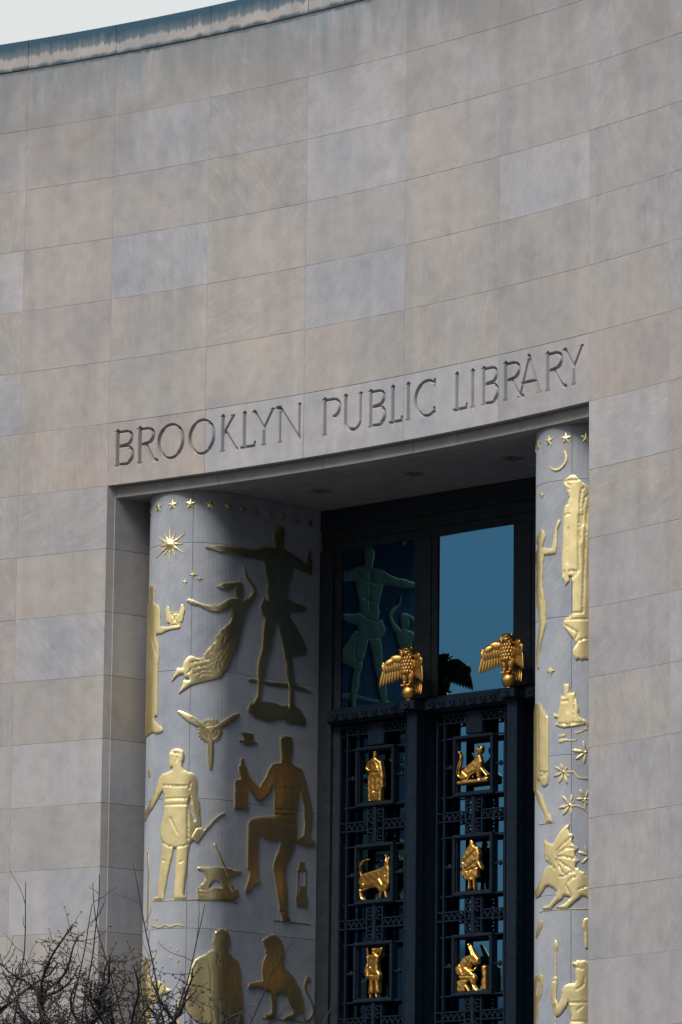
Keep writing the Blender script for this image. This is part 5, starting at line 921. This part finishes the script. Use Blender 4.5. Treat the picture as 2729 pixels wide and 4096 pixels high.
# ------------------------------------------------------------------ owls
def owl(x, label):
    z0 = -10.463
    y = 2.38
    e = empty('owl_statue', w3((x, y, z0)), label, 'owl statue', 'gilded owls on the door mullions')
    m = MB(); m.sphere((x, y, z0+.128), (.124, .124, .124), 20, 14); m.sphere((x, y, z0+.012), (.07, .07, .014), 12, 6); m.make('globe', M['amber'], e, True)
    m = MB()
    m.sphere((x, y+.02, z0+.52), (.145, .115, .185), 18, 14)
    m.sphere((x-.01, y-.035, z0+.57), (.118, .085, .12), 16, 12)
    # chest plumage: rows of overlapping feathers
    for j in range(5):
        for i in range(-2, 3):
            a = i*.46+(.23 if j % 2 else 0); r = .120-.010*abs(j-2)
            m.sphere((x-.01+r*math.sin(a), y-.035-.085*math.cos(a), z0+.655-.052*j), (.034, .011, .036), 8, 6)
    m.make('body', M['amber'], e, True)
    m = MB()
    # head bowed forward over the breast
    m.sphere((x-.012, y-.045, z0+.755), (.115, .10, .092), 18, 14)
    m.sphere((x-.012, y-.03, z0+.70), (.13, .10, .07), 16, 10)
    for sx in (-1, 1):
        m.sphere((x+sx*.045-.02, y-.128, z0+.735), (.040, .020, .040), 12, 8)
        m.sphere((x+sx*.045-.02, y-.147, z0+.735), (.014, .010, .014), 8, 6)
        m.sphere((x+sx*.052-.02, y-.128, z0+.782), (.058, .026, .016), 10, 6, Matrix.Rotation(-sx*.38, 3, 'Y'))
        m.sphere((x+sx*.085-.012, y-.04, z0+.812), (.022, .020, .030), 8, 6)
    m.sphere((x-.022, y-.155, z0+.700), (.016, .022, .036), 8, 6)
    m.make('head', M['amber'], e, True)
    for sx in (-1, 1):
        m = MB()
        m.sphere((x+sx*.062, y-.03, z0+.375), (.060, .058, .12), 12, 8)
        m.sphere((x+sx*.058, y-.045, z0+.285), (.034, .036, .06), 8, 6)
        for k in (-1, 0, 1): m.sphere((x+sx*.055+k*.024, y-.088, z0+.245), (.014, .038, .018), 6, 5, Matrix.Rotation(.5, 3, 'X'))
        m.make('leg', M['amber'], e, True)
    m = MB()
    for k in range(-2, 3):
        m.sphere((x+.07+k*.034, y+.11, z0+.27-.014*abs(k)), (.026, .014, .16), 7, 6, Matrix.Rotation(-.10*k, 3, 'Y') @ Matrix.Rotation(-.25, 3, 'X'))
    m.make('tail', M['amber'], e, True)
    for sx in (-1, 1):
        m = MB()
        # the wing stands out sideways and a little forward
        dx, dy = sx*.86, -.50
        sh = (x+sx*.11, y+.0, z0+.665)
        def at(u, w): return (sh[0]+dx*u, sh[1]+dy*u, sh[2]+w)
        # arm of the wing
        ang = math.atan2(dy, dx)
        Rz = Matrix.Rotation(ang, 3, 'Z')
        m.sphere(at(.10, .0), (.14, .036, .075), 12, 8, Rz @ Matrix.Rotation(-.10, 3, 'Y'))
        m.sphere(at(.235, -.05), (.10, .030, .06), 12, 8, Rz @ Matrix.Rotation(.45, 3, 'Y'))
        # coverts then primaries
        for j, (n, L, z_) in enumerate(((7, .075, -.045), (8, .10, -.10))):
            for i in range(n):
                u = .02+.30*i/(n-1)
                c = at(u, z_-.05*(u/.3)**2)
                m.sphere((c[0], c[1]-.006*j, c[2]), (.034, .018-.003*j, L*.9), 8, 6, Rz @ Matrix.Rotation(.05+.35*i/(n-1), 3, 'Y') if True else None)
        for i in range(9):
            u = .01+.32*i/8
            L = .095+.06*(i/8)
            c = at(u+.02*i/8, -.185-.075*(i/8))
            m.sphere(c, (.030, .013, L*1.15), 8, 8, Rz @ Matrix.Rotation(-(.02+.22*(i/8)), 3, 'Y'))
        m.make('wing', M['amber'], e, True)
    return e
owl(-MX, 'gilded owl with spread wings on the mullion nearer the pointing figure')
owl(MX, 'gilded owl with spread wings on the mullion nearer the hooded figure pier')

# ------------------------------------------------------------------ bare trees
def tube(V, F, pts, rad, k):
    n0 = len(V); n = len(pts)
    for i, p in enumerate(pts):
        d = (pts[min(i+1, n-1)]-pts[max(i-1, 0)])
        if d.length < 1e-6: d = Vector((0, 0, 1))
        d.normalize(); a = d.orthogonal().normalized(); b = d.cross(a)
        for j in range(k):
            t = 2*PI*j/k; V.append(tuple(p+(a*math.cos(t)+b*math.sin(t))*rad[i]))
    for i in range(n-1):
        for j in range(k):
            F.append((n0+i*k+j, n0+i*k+(j+1) % k, n0+(i+1)*k+(j+1) % k, n0+(i+1)*k+j))
    F.append(tuple(n0+(n-1)*k+j for j in range(k)))

def wander(rnd, p, d, L, n, bend, up):
    pts = [p.copy()]; d = d.normalized()
    for i in range(n):
        d = (d+Vector((rnd.gauss(0, bend), rnd.gauss(0, bend), rnd.gauss(0, bend)+up))).normalized()
        pts.append(pts[-1]+d*(L/n))
    return pts

def tree(name, base, h, label, seed, shoots, dens, lean=(0, 0)):
    rnd = random.Random(seed)
    e = empty(name, base, label, 'tree', 'bare trees in front of the wall')
    TV, TF, BV, BF, WV, WF = [], [], [], [], [], []
    top = Vector((lean[0], lean[1], h))
    trunk = [Vector((0, 0, 0)), Vector((lean[0]*.2+.05, lean[1]*.2, h*.35)), Vector((lean[0]*.6-.03, lean[1]*.6, h*.7)), top]
    tube(TV, TF, trunk, [.10, .085, .065, .045], 8)
    limbs = []
    for i in range(10):
        t = .55+.45*i/9
        p = trunk[2].lerp(trunk[3], max(0, (t-.7)/.3)) if t > .7 else trunk[1].lerp(trunk[2], (t-.35)/.35)
        a = i*2.4+rnd.uniform(-.5, .5)
        d = Vector((math.cos(a), math.sin(a), rnd.uniform(.7, 1.4)))
        L = rnd.uniform(.9, 1.5)
        pts = wander(rnd, p, d, L, 6, .12, .06)
        tube(BV, BF, pts, [.040*(1-.75*k/6)+.005 for k in range(7)], 6)
        limbs.append(pts)
    # zig-zag side branches with short knobbly twigs
    for pts in limbs:
        for k in range(1, 7):
            for _ in range(3):
                p = pts[k].lerp(pts[k-1], rnd.random())
                d = Vector((rnd.gauss(0, 1), rnd.gauss(0, 1), rnd.uniform(-.2, 1.2)))
                q = wander(rnd, p, d, rnd.uniform(.35, .85), 6, .20, .12)
                tube(BV, BF, q, [.012*(1-.7*j/6)+.0026 for j in range(7)], 5)
                for j in range(1, 7):
                    for _ in range(dens):
                        p2 = q[j].lerp(q[j-1], rnd.random())
                        d2 = Vector((rnd.gauss(0, 1), rnd.gauss(0, 1), rnd.uniform(-.5, 1)))
                        w = wander(rnd, p2, d2, rnd.uniform(.08, .32), 4, .28, .10)
                        tube(WV, WF, w, [.0038, .0033, .003, .0025, .0018], 3)
                        for s in range(1, 5):
                            if rnd.random() < .75:       # buds / spurs
                                d3 = Vector((rnd.gauss(0, 1), rnd.gauss(0, 1), rnd.gauss(.2, 1))).normalized()
                                tube(WV, WF, [w[s], w[s]+d3*.012, w[s]+d3*.026], [.0028, .0052, .0014], 3)
    # long straight water shoots
    for (dx, dy, dz, L) in list(shoots)+[(rnd.gauss(0, .25), rnd.gauss(0, .25), 1, rnd.uniform(.6, 1.1)) for _ in range(5)]:
        src = rnd.choice(limbs); p = src[rnd.randint(2, 5)]
        q = wander(rnd, p, Vector((dx, dy, dz)), L, 9, .05, .03)
        tube(BV, BF, q, [.0075*(1-.8*j/9)+.0017 for j in range(10)], 5)
        for j in range(2, 9):
            if rnd.random() < .55:
                d2 = Vector((rnd.gauss(0, 1), rnd.gauss(0, 1), rnd.uniform(.2, 1.2)))
                w = wander(rnd, q[j], d2, rnd.uniform(.1, .4), 5, .15, .1)
                tube(WV, WF, w, [.0034, .003, .0027, .0022, .002, .0014], 3)
    for nm, V, F in (('trunk', TV, TF), ('limbs', BV, BF), ('crown', WV, WF)):
        me = me_from(nm, V, F, M['bark'], True)
        o = bpy.data.objects.new(nm, me); COL.objects.link(o); o.parent = e
        if nm == 'crown': o['kind'] = 'stuff'
    return e
tree('bare_tree', (17.68, -22.65, 0), 3.85, 'bare twiggy tree nearest the left edge, in front of the wall', 11, [(-.2, .1, 1, 1.3), (.25, .2, 1, 1.2), (.1, -.1, 1, 1.5), (-.1, .3, 1, 1.2), (.2, .0, 1, 1.4)], 4, (.1, .1))
tree('bare_tree', (18.02, -22.30, 0), 3.78, 'bare twiggy tree with tall upright shoots before the plain wall left of the doorway', 23, [(-.15, 0, 1, 1.6), (-.25, -.2, 1, 1.3), (.1, .1, 1, 1.3), (.3, .2, 1, 1.4), (.15, .2, 1, 1.4), (-.1, .1, 1, 1.6)], 4, (.02, .05))
tree('bare_tree', (18.33, -22.0, 0), 3.55, 'bare twiggy tree in front of the shaded doorway corner', 29, [(-.25, -.1, 1, 1.4), (.1, .15, 1, 1.2), (.2, .1, 1, 1.3), (0, .1, 1, 1.3)], 3, (.02, .02))
tree('bare_tree', (18.50, -21.8, 0), 3.4, 'bare tree with branches reaching right across the pier with the smith', 37, [(.9, .7, .8, 1.8), (.8, .7, .7, 1.5), (.7, .5, 1.1, 1.5), (.5, .5, 1, 1.5), (.9, .8, .5, 1.4), (.7, .7, 1, 1.9)], 2, (0, 0))
